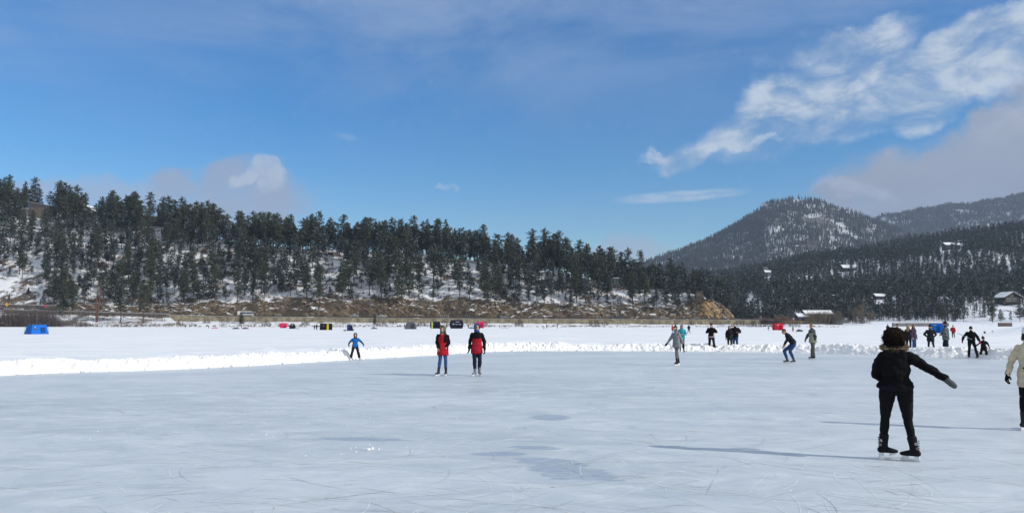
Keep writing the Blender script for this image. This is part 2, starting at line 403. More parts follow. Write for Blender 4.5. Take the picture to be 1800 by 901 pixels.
# ice: one fan of rings
rings_f = [0.0, 0.2, 0.4, 0.6, 0.8, 0.93, 1.0]
sub = path[::12]; V = []; F = []
for f in rings_f[1:]:
    for p in sub: q = cen + (p - cen) * f * (1.0 + (0.02 if f == 1.0 else 0)); V.append((q[0], q[1], 0))
V.append((cen[0], cen[1], 0)); ns = len(sub)
F4 = [[j * ns + i, j * ns + (i + 1) % ns, (j + 1) * ns + (i + 1) % ns, (j + 1) * ns + i] for j in range(len(rings_f) - 2) for i in range(ns)]
bm = bmesh.new(); vs = [bm.verts.new(v) for v in V]
for f in F4: bm.faces.new([vs[i] for i in f])
for i in range(ns): bm.faces.new((vs[-1], vs[i], vs[(i + 1) % ns]))
bmesh.ops.recalc_face_normals(bm, faces=bm.faces)
me = bm_mesh('ice_rink', bm, False)
if me.polygons[0].normal.z < 0: me.flip_normals()
tag(link('ice_rink', me, M_ICE), kind='structure')

# ploughed snow bank round the rink
prof = [(-0.12, -0.03), (0.0, 0.03), (0.05, 0.10)] + [(0.05 + 0.075 * k, 0) for k in range(1, 44)]
rows = len(prof); V = np.zeros((NP_, rows, 3)); 
for i in range(NP_):
    px_, py_ = path[i]; nx_, ny_ = nor[i]
    s_ = px_
    big = fnoise(px_ * 0.22, py_ * 0.22, 3.0, 3)
    H = 0.47 + 0.17 * big + 0.07 * fnoise(px_ * 0.9, py_ * 0.9, 9.0, 3)
    if px_ < -8: H *= 0.86
    wdt = 1.0 + 0.25 * fnoise(px_ * 0.35, py_ * 0.35, 5.0)
    for j, (u, z0) in enumerate(prof):
        uu = u * wdt + 0.16 * fnoise(px_ * 0.8, py_ * 0.8, 1.0)
        x = px_ + nx_ * uu; y = py_ + ny_ * uu
        if u <= 0.0: z = z0 - 0.02
        else:
            rise = min(1.0, (u / 0.62)) ** 0.75
            fall = max(0.0, (u - 1.15) / 2.15)
            h = H * rise * (1 - min(1, fall) ** 1.3)
            v3 = Vector((x * 2.3, y * 2.3, 0.4))
            dvo = noise.voronoi(v3)[0]
            lump = (0.45 - dvo[0]) * 0.30 + 0.5 * min(0.35, dvo[1] - dvo[0]) * 0.35 - 0.05
            lump *= 0.5 if px_ < -3 else 0.65
            lump += 0.12 * fnoise(x * 5, y * 5, 2.0, 3) + (0.16 if px_ > -3 else 0.09) * (abs(fnoise(x * 3.2, y * 3.2, 6.0, 4)) - .2) + 0.05 * fnoise(x * 13, y * 13, 1.0, 2)
            edge = min(1, u / 0.2) * (1 - min(1, max(0, (u - 2.2) / 1.1)))
            z = h + lump * (0.35 + h) * 1.1 * edge
            z = max(z, -0.02) if u < 3.0 else 0.0
        z = min(z, H * 1.12 + 0.06 * fnoise(x * 2, y * 2, 4.0, 2))
        V[i, j] = (x, y, z)
idx = np.arange(NP_ * rows).reshape(NP_, rows)
nx = np.roll(idx, -1, 0)
F = np.stack([idx[:, :-1], nx[:, :-1], nx[:, 1:], idx[:, 1:]], -1).reshape(-1, 4)
me = np_mesh('snow_bank', V.reshape(-1, 3), F, smooth=False)
if np.mean([p.normal.z for p in list(me.polygons)[:3000]]) < 0: me.flip_normals()
me.update()
tag(link('snow_bank', me, M_BANK), kind='structure')

# frozen, snow-covered lake: one sheet from the bank to the horizon
offs = [1.2, 2.2, 3.2, 4.2, 5.4, 6.8, 8.4, 10.5, 13, 16, 20, 25, 31, 38, 47, 58, 72, 90, 115, 150, 200, 260, 330, 400, 500, 800, 1500, 3000, 7000]
sub = path[::6]; subn = nor[::6]; ns = len(sub); V = []
for o in offs:
    for i in range(ns):
        dd = sub[i] - cen; q = cen + dd / np.linalg.norm(dd) * (np.linalg.norm(dd) + o)
        z = 0.06
        if o < 60: z += 0.06 * fnoise(q[0] * 0.15, q[1] * 0.25, 8.0, 4) * min(1, (o) / 3)
        # low drifts behind the middle of the bank
        if 3 < o < 26 and q[1] > 30: z += max(0, fnoise(q[0] * 0.12, q[1] * 0.3, 21.0, 4)) * 0.42 * min(1, (o - 3) / 2) * min(1, (26 - o) / 8)
        V.append((q[0], q[1], z))
F = [[j * ns + i, j * ns + (i + 1) % ns, (j + 1) * ns + (i + 1) % ns, (j + 1) * ns + i] for j in range(len(offs) - 1) for i in range(ns)]
me = np_mesh('lake_snow', V, F, smooth=True)
if me.polygons[len(F) // 2].normal.z < 0: me.flip_normals()
tag(link('snow_covered_lake', me, M_LAKE), kind='structure')

# lumps of snow broken off the bank and crumbs on the ice
rnd = random.Random(5)
bm = bmesh.new()
def lump(bm, p, r, rnd, sub_=1):
    q = bmesh.ops.create_icosphere(bm, subdivisions=sub_, radius=r)
    for v in q['verts']:
        v.co = Vector((v.co.x * rnd.uniform(.8, 1.3), v.co.y * rnd.uniform(.8, 1.2), v.co.z * rnd.uniform(.6, 1.0))) * rnd.uniform(.8, 1.2)
        v.co += p
for k in range(900):
    i = rnd.randrange(NP_)
    if path[i][1] < 15: continue
    o = rnd.choice([rnd.gauss(-0.05, 0.12), rnd.uniform(-0.6, 0.0) if rnd.random() < .3 else rnd.gauss(0.0, 0.1)])
    q = path[i] + nor[i] * o; r = rnd.uniform(0.02, 0.07) * (1 if o > -0.25 else 0.5)
    lump(bm, Vector((q[0], q[1], r * 0.5 + max(0, o) * 0.5)), r, rnd)
tag(link('snow_lumps', bm_mesh('snow_lumps', bm, False), M_CHUNK), 'broken lumps of snow scattered along the foot of the snow bank', 'snow lumps', kind='stuff')
bm = bmesh.new()
for px_, py_, s_, n_, r0 in ((655, 789, .05, 5, .022), (660, 790, .5, 14, .008), (545, 720, 1.5, 22, .008), (1170, 655, 1.2, 16, .012), (760, 715, 2.5, 30, .008), (1000, 690, 4, 30, .01), (450, 750, 2, 20, .007), (1600, 850, 2.0, 30, .006), (230, 760, 2, 20, .008)):
    c = on_z(px_, py_)
    for k in range(n_):
        r = r0 * rnd.uniform(.5, 1.4)
        lump(bm, Vector((c.x + rnd.gauss(0, s_), c.y + rnd.gauss(0, s_ * .6), r * 0.4)), r, rnd)
tag(link('snow_crumbs', bm_mesh('snow_crumbs', bm, False), M_CHUNK), 'tiny white crumbs of scraped snow on the skated ice', 'snow crumbs', kind='stuff')

# grooves cut by skate blades: thin curved marks lying on the ice, some packed with shaved snow
def marks(name, n, m, seed, lo, hi, w0, w1, zz):
    rnd = random.Random(seed); V = []; F = []
    for k in range(n):
        d = 3.5 + 22 * rnd.random() ** 1.6; az = rnd.uniform(-.72, .72)
        x, y = d * math.tan(az) if abs(az) < 1.2 else 0, d
        if d > 24 and abs(x) > 15: continue
        h = rnd.gauss(0.25, 0.8) if rnd.random() < .7 else rnd.uniform(0, PI); L = rnd.uniform(lo, hi); kv = rnd.gauss(0, .5); w = rnd.uniform(w0, w1); S = 9
        for i in range(S + 1):
            t_ = i / S; ww = w * math.sin(PI * (0.04 + .92 * t_)) ** .6 * (0.7 + .6 * rnd.random()) * .5
            nx_, ny_ = -math.sin(h), math.cos(h)
            V += [(x + nx_ * ww, y + ny_ * ww, zz), (x - nx_ * ww, y - ny_ * ww, zz)]
            if i < S: b0 = len(V) - 2; F.append([b0, b0 + 1, b0 + 3, b0 + 2])
            h += kv * L / S; x += math.cos(h) * L / S; y += math.sin(h) * L / S
    me = np_mesh(name, V, F)
    return tag(link(name, me, m), 'fine curved blade cuts all over the skated ice', 'skate marks', kind='stuff')
marks('skate_marks', 1900, plain('shaved_snow', (.70, .73, .735), .8, .1, 5), 3, .15, 1.5, .005, .013, .002)
marks('skate_grooves', 900, plain('bare_groove', (.48, .525, .555), .5, .1, 5), 8, .15, 1.3, .004, .010, .004)

# ------------------------------------------------------------------ left hill
def road_z(x): return interp(900 + 1400 * x / 431.0, (-200, 0, 200, 400, 700, 1280, 1500), (10.3, 8.9, 7.3, 5.5, 4.4, 3.6, 3.3))
def cut_h(x):
    px = 900 + 1400 * x / 445.0
    c = interp(px, (0, 120, 130, 180, 205, 300, 400, 500, 600, 700, 900, 1100, 1190, 1225, 1250, 1268, 1283, 1292), (0.3, 1, 5, 6, 4, 6, 9, 10, 11, 11, 10, 8, 7, 12, 11.5, 9, 3, -1))
    return c * (1 + 0.22 * fnoise(x * 0.05, 3.3, 0)) if px < 1200 else c
def cut_s(x):
    px = 900 + 1400 * x / 445.0
    return interp(px, (0, 200, 400, 700, 1000, 1200, 1250, 1270, 1292), (3, 4, 8, 10, 9, 9, 9, 7, -1))
CREST = ((-400, -200, 0, 150, 300, 400, 500, 600, 700, 765, 850, 950, 1000, 1060, 1100, 1150, 1200, 1225, 1250, 1270, 1283, 1292, 1400),
         (305, 330, 362, 380, 402, 424, 434, 440, 442, 446, 462, 476, 484, 498, 506, 507, 515, 519, 526, 540, 556, 572, 573))
def hill_z(x, y):
    px = 900 + 1400 * x / y
    z0 = road_z(x)
    if y <= 436: 
        # lake shore below the road
        if y < 392: return -0.6
        if px > 314: st = interp(px, (300, 600, 1000, 1200), (3.0, 2.3, 1.6, 1.2)); zs = interp(y, (392, 398, 404, 424, 436), (-0.6, -0.1, 0.5 * st, st, st))
        else:
            k = min(1, (314 - px) / 10)
            zs = interp(y, (392, 396, 402, 408, 414, 424, 428, 436), (-0.6, -0.1, 1.1, 1.8, 2.0 + 1.0 * k, 1.6 + (z0 - 3.2) * k * 0.9, 1.6 + (z0 - 1.8) * k, 1.6 + (z0 - 1.75) * k))
        return zs + (0.35 * fnoise(x * 0.18, y * 0.25, 4, 4) if y > 396 else 0)
    e = (568 - interp(px, *CREST)) / 1400.0
    c = cut_h(x)
    if y < 446:
        u = (y - 436) / 10.0
        base = z0 - 0.05
        if c < 0: return base - (base + 1) * u * 0.5
        rise = min(1, max(0, (u - 0.18)) / 0.62) ** 0.8
        return base + c * rise + (1.7 * fnoise(x * 0.22, y * 0.6, 1.0, 5) * math.sin(min(1, u / 0.9) * PI) if c > 2 else 0)
    k_ = min(1, (y - 446) / 25.0)
    zc = z0 + max(c, -1) * (1 - k_) + max(cut_s(x), -1) * k_
    sl = 0.62
    D = (446 * sl - zc + 1.8) / (sl - e) if e < 0.5 else 600
    D = max(D, 452)
    hD = 1.8 + e * D
    nz = 1.6 * fnoise(x * 0.045, y * 0.045, 7, 5) * min(1, (y - 446) / 12.0)
    if y <= D:
        u = (y - 446) / (D - 446)
        z = zc + (hD - zc) * (u ** 0.93)
    else: z = hD + (y - D) * min(0.1, e * 0.35) * (1 if y < D + 70 else 0) + (70 * min(0.1, e * 0.35) - (y - D - 70) * 0.22 if y >= D + 70 else 0)
    if e < 0.01: z = min(z, 2 - (y - 446) * 0.05)
    return z + nz * (1 if e > 0.03 else e / 0.03)
ys = np.r_[np.arange(390, 412, 1.5), np.arange(412, 436, 2.0), np.arange(436, 448, 0.55), np.arange(448, 470, 1.6), np.arange(470, 600, 2.6), np.arange(600, 760, 9)]
xs = np.r_[np.arange(-520, -290, 5.0), np.arange(-290, 132, 1.25), np.arange(132, 170, 3)]
V = [(x, y, hill_z(x, y)) for y in ys for x in xs]
nx_ = len(xs); 
idx = np.arange(len(V)).reshape(len(ys), nx_)
F = np.stack([idx[:-1, :-1], idx[:-1, 1:], idx[1:, 1:], idx[1:, :-1]], -1).reshape(-1, 4)
yy = np.repeat(ys, nx_).reshape(len(ys), nx_)[:-1, :-1].ravel()
me = np_mesh('hillside', V, F, mi=(yy < 436).astype(int), smooth=False)
o = link('hillside', me, [M_HILL, M_SHORE]); tag(o, kind='structure')

# road along the foot of the hill
rx = np.arange(-520, 150, 4.0)
Vr = []; 
for x in rx:
    z = road_z(x) + 0.02
    for yo in (426.2, 436.6): Vr.append((x, yo, z))
F = [[2 * i, 2 * i + 2, 2 * i + 3, 2 * i + 1] for i in range(len(rx) - 1)]
me = np_mesh('road', Vr, F); tag(link('road', me, M_ASPH), kind='structure')
# painted centre line
bm = bmesh.new()
for i in range(len(rx) - 1):
    for o_ in (431.0, 431.35):
        a = [bm.verts.new((rx[i] , o_, road_z(rx[i]) + .026)), bm.verts.new((rx[i + 1], o_, road_z(rx[i + 1]) + .026)), bm.verts.new((rx[i + 1], o_ + .12, road_z(rx[i + 1]) + .026)), bm.verts.new((rx[i], o_ + .12, road_z(rx[i]) + .026))]
        bm.faces.new(a)
tag(link('road_marking', bm_mesh('road_marking', bm, False), plain('yellow_paint', (0.55, 0.38, 0.04))), kind='structure')

# retaining wall below the road
wall = empty('retaining_wall', (-60, 425.5, 0), 0, 'long tan concrete panel retaining wall holding up the lakeside road', 'wall')
def wall_strip(name, x0, x1, step, y0, y1, zb, zt, m, parent):
    X = np.arange(x0, x1 + .01, step); V = []
    for x in X:
        b_, t_ = zb(x), zt(x)
        for (yy_, zz_) in ((y0, b_), (y0, t_), (y1, t_), (y1, b_)): V.append((x + 60, yy_ - 425.5, zz_))
    n = len(X); F = []
    for i in range(n - 1):
        for k in range(4): F.append([4 * i + k, 4 * (i + 1) + k, 4 * (i + 1) + (k + 1) % 4, 4 * i + (k + 1) % 4])
    F += [[0, 1, 2, 3], [4 * n - 4, 4 * n - 1, 4 * n - 2, 4 * n - 3]]
    me = np_mesh(name, V, F); bm = bmesh.new(); bm.from_mesh(me); bmesh.ops.recalc_face_normals(bm, faces=bm.faces); bm.to_mesh(me); bm.free()
    return link(name, me, m, parent)
wall_strip('wall_face', -184, 132, 4.0, 425.1, 426.0, lambda x: 0.6, lambda x: road_z(x) + 0.0, M_CONC, wall)
wall_strip('coping', -184.2, 132.2, 4.0, 424.9, 426.15, lambda x: road_z(x) + 0.003, lambda x: road_z(x) + 0.22, plain('coping', (0.36, 0.33, 0.27)), wall)
bm = bmesh.new()
for k, x in enumerate(np.arange(-184, 132, 4.1)):
    box(bm, (x + 60, -0.45, (0.6 + road_z(x)) / 2), (0.16, 0.12, road_z(x) - 0.75))
link('panel_joint', bm_mesh('panel_joint', bm, False), plain('joint', (0.15, 0.125, 0.09)), wall)
# guardrail on top
gr = empty('guardrail', (-60, 426.6, 0), 0, 'dark steel guardrail on short posts along the lakeside road', 'guardrail')
wall_strip('rail_beam', -290, 138, 4.0, 426.55, 426.65, lambda x: road_z(x) + 0.45, lambda x: road_z(x) + 0.92, M_STEEL, gr)
for c in gr.children: c.location.y = 0
for c in gr.children: c.data.transform(Matrix.Translation((0, -1.1, 0)))
pm_ = bmesh.new(); box(pm_, (0, 0, 0.4), (0.26, 0.26, 0.95)); pme = bm_mesh('post', pm_, False)
for k in range(98):
    x = -288 + k * 4.35
    p = link('post', pme, [] if k else M_POST, gr); p.location = (x + 60, 0.16, road_z(x))

# lakeside boulders (riprap) at the foot of the wall
def rock_bm(bm, p, r, rnd, flat=0.7):
    q = bmesh.ops.create_icosphere(bm, subdivisions=1, radius=r)
    M = Euler((rnd.random() * 6, rnd.random() * 6, rnd.random() * 6)).to_matrix()
    for v in q['verts']:
        c = M @ v.co; c = Vector((c.x * rnd.uniform(.85, 1.3), c.y, c.z * flat)) * rnd.uniform(.75, 1.2); v.co = c + p
bm = bmesh.new(); rnd = random.Random(11)
for k in range(900):
    x = rnd.uniform(-290, 165); y = rnd.uniform(395.5, 401.5); r = rnd.uniform(0.2, 0.62)
    rock_bm(bm, Vector((x, y, hill_z(x, y) + r * 0.25)), r, rnd)
tag(link('shore_boulders', bm_mesh('shore_boulders', bm, False), M_ROCK), 'snow-capped riprap boulders lining the lake shore below the road', 'boulders', kind='stuff')
bm = bmesh.new()
for k in range(900):
    x = rnd.uniform(-230, 118); y = rnd.uniform(438.5, 452); r = rnd.uniform(0.25, 0.85)
    if cut_h(x) < 2 or fnoise(x * .06, y * .1, 91) < 0.0: continue
    rock_bm(bm, Vector((x, y, hill_z(x, y) + r * 0.1)), r, rnd, 0.85)
for k in range(500):
    px = rnd.uniform(0, 1250); y = rnd.uniform(450, 530); x = (px - 900) / 1400 * y; r = rnd.uniform(0.3, 1.1)
    if fnoise(x * .03, y * .03, 44) < 0.05: continue
    rock_bm(bm, Vector((x, y, hill_z(x, y) + r * 0.1)), r, rnd, 0.7)
tag(link('hillside_rocks', bm_mesh('hillside_rocks', bm, False), M_ROCK), 'broken brown rocks in the road cut and on the hillside', 'rocks', kind='stuff')

# rocky knob where the hill ends at the lake
def knob():
    q = bmesh.new(); bmesh.ops.create_icosphere(q, subdivisions=5, radius=1.0)
    for v in q.verts:
        n = v.co.normalized(); d = 1 + 0.22 * fnoise(n.x * 2.1, n.y * 2.1, n.z * 2.1 + 5, 5) + 0.1 * abs(fnoise(n.x * 7, n.y * 7, n.z * 7, 4))
        v.co = Vector((n.x * 12.5 * d, n.y * 9 * d, n.z * 13.5 * d))
        if v.co.z > 0: v.co.x -= v.co.z * 0.28
    return q
p = at_depth(1254, 562, 446)
ok = link('rock_outcrop', bm_mesh('rock_outcrop', knob(), False), slope_mat('outcrop_rock', dirt=(0.36, 0.245, 0.13), cover=-0.05, scale=0.4, rockz=1.2, rcol=(0.42, 0.29, 0.15)))
ok.location = (p.x, 447, 1.5); tag(ok, 'tan rock outcrop where the wooded hill drops to the lakeside road', 'rock outcrop')

# ------------------------------------------------------------------ hillside right of the lake
RC = ((900, 1050, 1150, 1250, 1330, 1420, 1500, 1600, 1700, 1800, 2000, 2400), (540, 510, 500, 492, 478, 458, 450, 430, 414, 402, 388, 370))
def right_z(px, y):
    x = (px - 900) / 1400 * y
    if y < 470: return -0.8
    if y < 500: return interp(y, (470, 476, 500), (-0.8, 0.8, 2.4))
    e = (568 - interp(px, *RC)) / 1400.0; Dc = 1080
    hc = 1.8 + e * Dc
    u = (y - 500) / (Dc - 500)
    if u <= 1:
        base = 2.4 + (hc - 2.4) * (0.35 * u + 0.65 * u ** 1.25)
        w = math.sin(PI * min(1, u)) 
        return base + w * (14 * fnoise(x * 0.006, y * 0.006, 2, 3) + 4 * fnoise(x * 0.03, y * 0.03, 6, 4))
    return hc + (y - Dc) * 0.02 if y < Dc + 120 else hc + 2.4 - (y - Dc - 120) * 0.25
pxs = np.arange(880, 2450, 9.0); ys2 = np.r_[np.arange(468, 504, 4), np.arange(504, 1100, 11), np.arange(1100, 1700, 60)]
V = [((px - 900) / 1400 * y, y, right_z(px, y)) for y in ys2 for px in pxs]
idx = np.arange(len(V)).reshape(len(ys2), len(pxs))
F = np.stack([idx[:-1, :-1], idx[:-1, 1:], idx[1:, 1:], idx[1:, :-1]], -1).reshape(-1, 4)
M_RIGHT = slope_mat('wooded_hill_ground', snow=(0.72, 0.76, 0.82), dirt=(0.09, 0.085, 0.08), cover=0.45, scale=0.05, rockz=0.5)
tag(link('wooded_hill_ground', np_mesh('wooded_hill_ground', V, F, smooth=True), M_RIGHT), kind='structure')
def right_zxy(x, y): return right_z(900 + 1400 * x / y, y)

# ------------------------------------------------------------------ mountain and far ridge
MC = ((980, 1080, 1125, 1200, 1250, 1300, 1325, 1350, 1380, 1405, 1440, 1470, 1500, 1540, 1580, 1620, 1700, 1800, 1950), (505, 484, 466, 440, 420, 393, 376, 359, 352, 347, 351, 363, 371, 386, 403, 418, 445, 470, 500))
def mtn_z(px, y):
    e = (568 - interp(px, *MC)) / 1400.0; Dc = 2500; hc = 1.8 + e * Dc; y0 = 1350
    u = (y - y0) / (Dc - y0); x = (px - 900) / 1400 * y
    if u <= 1:
        w = math.sin(PI * max(0, min(1, u))) ** 0.8
        rid = 1 - abs(fnoise(x * 0.0016, y * 0.0012, 1, 4)) * 2
        return hc * (max(0, u) ** 1.15) * 0.97 + 0.03 * hc + w * (42 * rid - 26 + 9 * fnoise(x * 0.008, y * 0.008, 5, 4)) * min(1, hc / 200) + 3 * fnoise(x * .02, y * .02, 9, 3)
    return hc - (y - Dc) * 0.35 + 3 * fnoise(x * .02, y * .02, 9, 3)
pxm = np.arange(960, 1980, 5.0); ysm = np.r_[np.arange(1350, 2540, 22), np.arange(2540, 3400, 120)]
V = [((px - 900) / 1400 * y, y, mtn_z(px, y)) for y in ysm for px in pxm]
idx = np.arange(len(V)).reshape(len(ysm), len(pxm))
F = np.stack([idx[:-1, :-1], idx[:-1, 1:], idx[1:, 1:], idx[1:, :-1]], -1).reshape(-1, 4)
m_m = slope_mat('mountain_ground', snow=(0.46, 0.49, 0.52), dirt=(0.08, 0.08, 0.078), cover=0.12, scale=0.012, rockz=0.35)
tag(link('mountain', np_mesh('mountain', V, F, smooth=True), m_m), kind='structure')
FC = ((1400, 1480, 1550, 1600, 1650, 1700, 1750, 1800, 1900, 2100), (420, 400, 384, 372, 364, 360, 352, 342, 326, 320))
def far_z(px, y):
    e = (568 - interp(px, *FC)) / 1400.0; Dc = 3500; hc = 1.8 + e * Dc; x = (px - 900) / 1400 * y
    u = (y - 2700) / 800
    if u <= 1: return hc * (0.25 + 0.75 * max(0, u)) + math.sin(PI * max(0, u)) * (60 * fnoise(x * .0012, y * .0012, 3, 4)) + 9 * fnoise(x * .01, y * .01, 9, 4)
    return hc - (y - Dc) * 0.4 + 9 * fnoise(x * .01, y * .01, 9, 4)
pxf = np.arange(1380, 2120, 4.0); ysf = np.r_[np.arange(2700, 3560, 28), np.arange(3560, 4000, 120)]
V = [((px - 900) / 1400 * y, y, far_z(px, y)) for y in ysf for px in pxf]
idx = np.arange(len(V)).reshape(len(ysf), len(pxf))
F = np.stack([idx[:-1, :-1], idx[:-1, 1:], idx[1:, 1:], idx[1:, :-1]], -1).reshape(-1, 4)
tag(link('far_ridge', np_mesh('far_ridge', V, F, smooth=True), M_FAR), kind='structure')

# snow-covered shore rising at the right edge, nearer than the far hill
bm = bmesh.new(); g = []
for j in range(40):
    for i in range(60):
        x = 62 + i * 3.2; y = 95 + j * 3.4
        h = -0.5 + 6.5 * (1 / (1 + math.exp(-(x - 0.62 * y - 12 + 4 * fnoise(y * .03, 1, 1)) / 7.0))) * min(1, j / 6) * min(1, (39 - j) / 9.0)
        g.append(bm.verts.new((x, y, h + 0.25 * fnoise(x * .08, y * .08, 3) * min(1, max(0, h)))))
for j in range(39):
    for i in range(59):
        bm.faces.new((g[j * 60 + i], g[j * 60 + i + 1], g[(j + 1) * 60 + i + 1], g[(j + 1) * 60 + i]))
tag(link('snowy_shore', bm_mesh('snowy_shore', bm), M_LAKE), kind='structure')

# ------------------------------------------------------------------ haze
bm = bmesh.new(); bmesh.ops.create_cube(bm, size=1.0)
me = bm_mesh('haze', bm, False); me.transform(Matrix.Translation((0, 2000, 312)) @ Matrix.Diagonal((9000, 5000, 634, 1)))
hz = bpy.data.materials.new('haze'); hz.use_nodes = True
for n in list(hz.node_tree.nodes): hz.node_tree.nodes.remove(n)
pv = hz.node_tree.nodes.new('ShaderNodeVolumePrincipled'); pv.inputs['Color'].default_value = (0.62, 0.76, 1.0, 1); pv.inputs['Density'].default_value = 0.00009
pv.inputs['Anisotropy'].default_value = 0.0
ho = hz.node_tree.nodes.new('ShaderNodeOutputMaterial'); hz.node_tree.links.new(pv.outputs[0], ho.inputs['Volume'])
if HAZE: tag(link('haze', me, hz), 'thin blue winter haze in the air over the lake and mountains', 'haze', kind='stuff')

# sites of houses on the slopes, found on the ground surface where the photograph shows them
def surf_y(fz, px, py, y0, y1):
    best = None
    for y in np.arange(y0, y1, 2.0):
        z = fz(px, y); v = math.tan(math.atan2(z - CAMZ, y) - TILT); q = 450.5 - 1400 * v
        if best is None or abs(q - py) < best[0]: best = (abs(q - py), y, z)
    return best[1], best[2]
hz_px = lambda px, y: hill_z((px - 900) / 1400 * y, y)
SITES = {}
for key, fz, px, py, y0, y1, hw, back in (('big', hz_px, 66, 378, 500, 560, 30, 22), ('gable', hz_px, 153, 376, 500, 560, 11, 18), ('low', hz_px, 262, 379, 500, 560, 18, 12), ('glass', hz_px, 1085, 500, 447, 480, 11, 30), ('hut', hz_px, 1229, 528, 447, 470, 9, 20),
        ('roofs', right_z, 1212, 492, 540, 1000, 20, 70), ('tower', right_z, 1349, 487, 560, 1050, 9, 75), ('cabin', right_z, 1458, 530, 520, 900, 14, 50), ('wide', right_z, 1493, 476, 560, 1050, 18, 70), ('top', right_z, 1675, 441, 600, 1080, 22, 90),
        ('stack', right_z, 1545, 529, 520, 900, 13, 50), ('flat', right_z, 1544, 541, 505, 900, 14, 40), ('chalet', right_z, 1770, 534, 505, 800, 26, 60), ('edge', right_z, 1812, 520, 520, 800, 16, 40)):
    y, z = surf_y(fz, px, py, y0, y1); SITES[key] = (px, y, z, hw, back)
# ------------------------------------------------------------------ trees
def needles(rng, C, r, n, size):
    """n small three-sided needle tufts spread through a flattened clump round C"""
    d = rng.normal(size=(n, 3)); d /= np.linalg.norm(d, axis=1)[:, None] + 1e-9
    p = C + d * (rng.random((n, 1)) ** 0.5) * np.array((r, r, r * 0.62))
    a = rng.normal(size=(n, 3)); a[:, 2] *= 0.55; a /= np.linalg.norm(a, axis=1)[:, None]
    b = rng.normal(size=(n, 3)); b[:, 2] *= 0.75; b /= np.linalg.norm(b, axis=1)[:, None]
    s = size * rng.uniform(0.6, 1.3, (n, 1))
    V = np.stack([p - a * s, p + a * s, p + b * s * 1.1], 1).reshape(-1, 3)
    return V, np.arange(3 * n).reshape(n, 3)
def cone_arr(p0, p1, r0, r1, seg=4):
    p0 = np.array(p0, float); p1 = np.array(p1, float); t = p1 - p0; t /= np.linalg.norm(t) + 1e-9
    u = np.cross(t, (0.3, 0.9, 0.2)); u /= np.linalg.norm(u) + 1e-9; v = np.cross(t, u)
    a = np.arange(seg) * 2 * PI / seg
    ringd = np.cos(a)[:, None] * u + np.sin(a)[:, None] * v
    V = np.r_[p0 + ringd * r0, p1 + ringd * r1]
    F = []
    for k in range(seg):
        k2 = (k + 1) % seg; F += [[k, seg + k, seg + k2], [k, seg + k2, k2]]
    return V, np.array(F)
def pine_arrays(seed, H=17.0, W=0.17, base=0.3, nb=70, nt=16, tuft=0.34, style=0, limbs=True):
    rng = np.random.default_rng(seed)
    TV, TF, CV, CF = [], [], [], []
    def addT(q): 
        n = sum(len(v) for v in TV); TV.append(q[0]); TF.append(q[1] + n)
    def addC(q):
        n = sum(len(v) for v in CV); CV.append(q[0]); CF.append(q[1] + n)
    k = 7; bx = np.cumsum(rng.normal(0, 0.12, k + 1)) * 0.6; by = np.cumsum(rng.normal(0, 0.12, k + 1)) * 0.6; bx -= bx[0]; by -= by[0]
    zz = np.linspace(-0.8, H * 0.985, k + 1); rr = np.interp(zz, (0, H), (H * 0.0155, 0.04))
    for i in range(k): addT(cone_arr((bx[i], by[i], zz[i]), (bx[i + 1], by[i + 1], zz[i + 1]), rr[i], rr[i + 1], 6))
    a0 = rng.random() * 6
    side = rng.random() * 6.28; gap = rng.random() * 6.28
    for b in range(nb):
        f = (b + rng.random()) / nb; z = H * (base + (1 - base) * f ** 0.92)
        if style == 0:  w = (0.55 + 0.45 * math.sin(min(1, f / 0.45) * PI / 2)) * (1 - f ** 1.8) ** 0.8 * 1.0 + 0.06      # rounded ponderosa
        elif style == 1: w = (1 - f) ** 0.75 * (0.8 + 0.2 * min(1, f * 5)) + 0.03                                          # conical fir
        else: w = (0.4 + 0.6 * math.sin(min(1, f / 0.7) * PI / 2)) * (1 - f ** 4) ** 0.7 + 0.05                             # flat-topped old pine
        az = a0 + b * 2.399 + rng.normal(0, 0.3)
        L = H * W * w * rng.uniform(0.55, 1.22)
        if math.cos(az - gap) > 0.82 and style != 1 and f < .6: L *= 0.45
        L *= 1 + 0.15 * math.cos(az - side)
        if rng.random() < (0.12 if style != 1 else 0.04): continue
        cx = np.interp(z, zz, bx); cy = np.interp(z, zz, by)
        drop = rng.uniform(-0.22, 0.12) if style != 1 else rng.uniform(-0.35, -0.12)
        if f > 0.75: drop += 0.35
        tip = np.array((cx + math.cos(az) * L, cy + math.sin(az) * L, z + drop * L))
        if limbs: addT(cone_arr((cx, cy, z - 0.03 * L), tip, 0.02 + 0.012 * L, 0.015, 3))
        nc = max(1, int(round(L / 0.62)))
        for c in range(nc):
            g = 1.0 if nc == 1 else 0.32 + 0.68 * c / (nc - 1)
            P = np.array((cx, cy, z)) * (1 - g) + tip * g + rng.normal(0, 0.16, 3)
            r = 0.42 + 0.34 * (1 - abs(g - 0.75)) * min(1, L / 1.5)
            addC(needles(rng, P, r * rng.uniform(.8, 1.25), nt, tuft))
    addC(needles(rng, np.array((bx[-1], by[-1], H * 0.97)), 0.4, nt, tuft))
    # dead stubs on the bare trunk
    if limbs:
        for q in range(7):
            z = H * rng.uniform(0.12, base + .05); az = rng.random() * 6.28; L = rng.uniform(.4, 1.4)
            addT(cone_arr((np.interp(z, zz, bx), np.interp(z, zz, by), z), (math.cos(az) * L, math.sin(az) * L, z - 0.1), 0.035, 0.012, 3))
    return np.concatenate(TV), np.concatenate(TF), np.concatenate(CV), np.concatenate(CF)
TPL = []
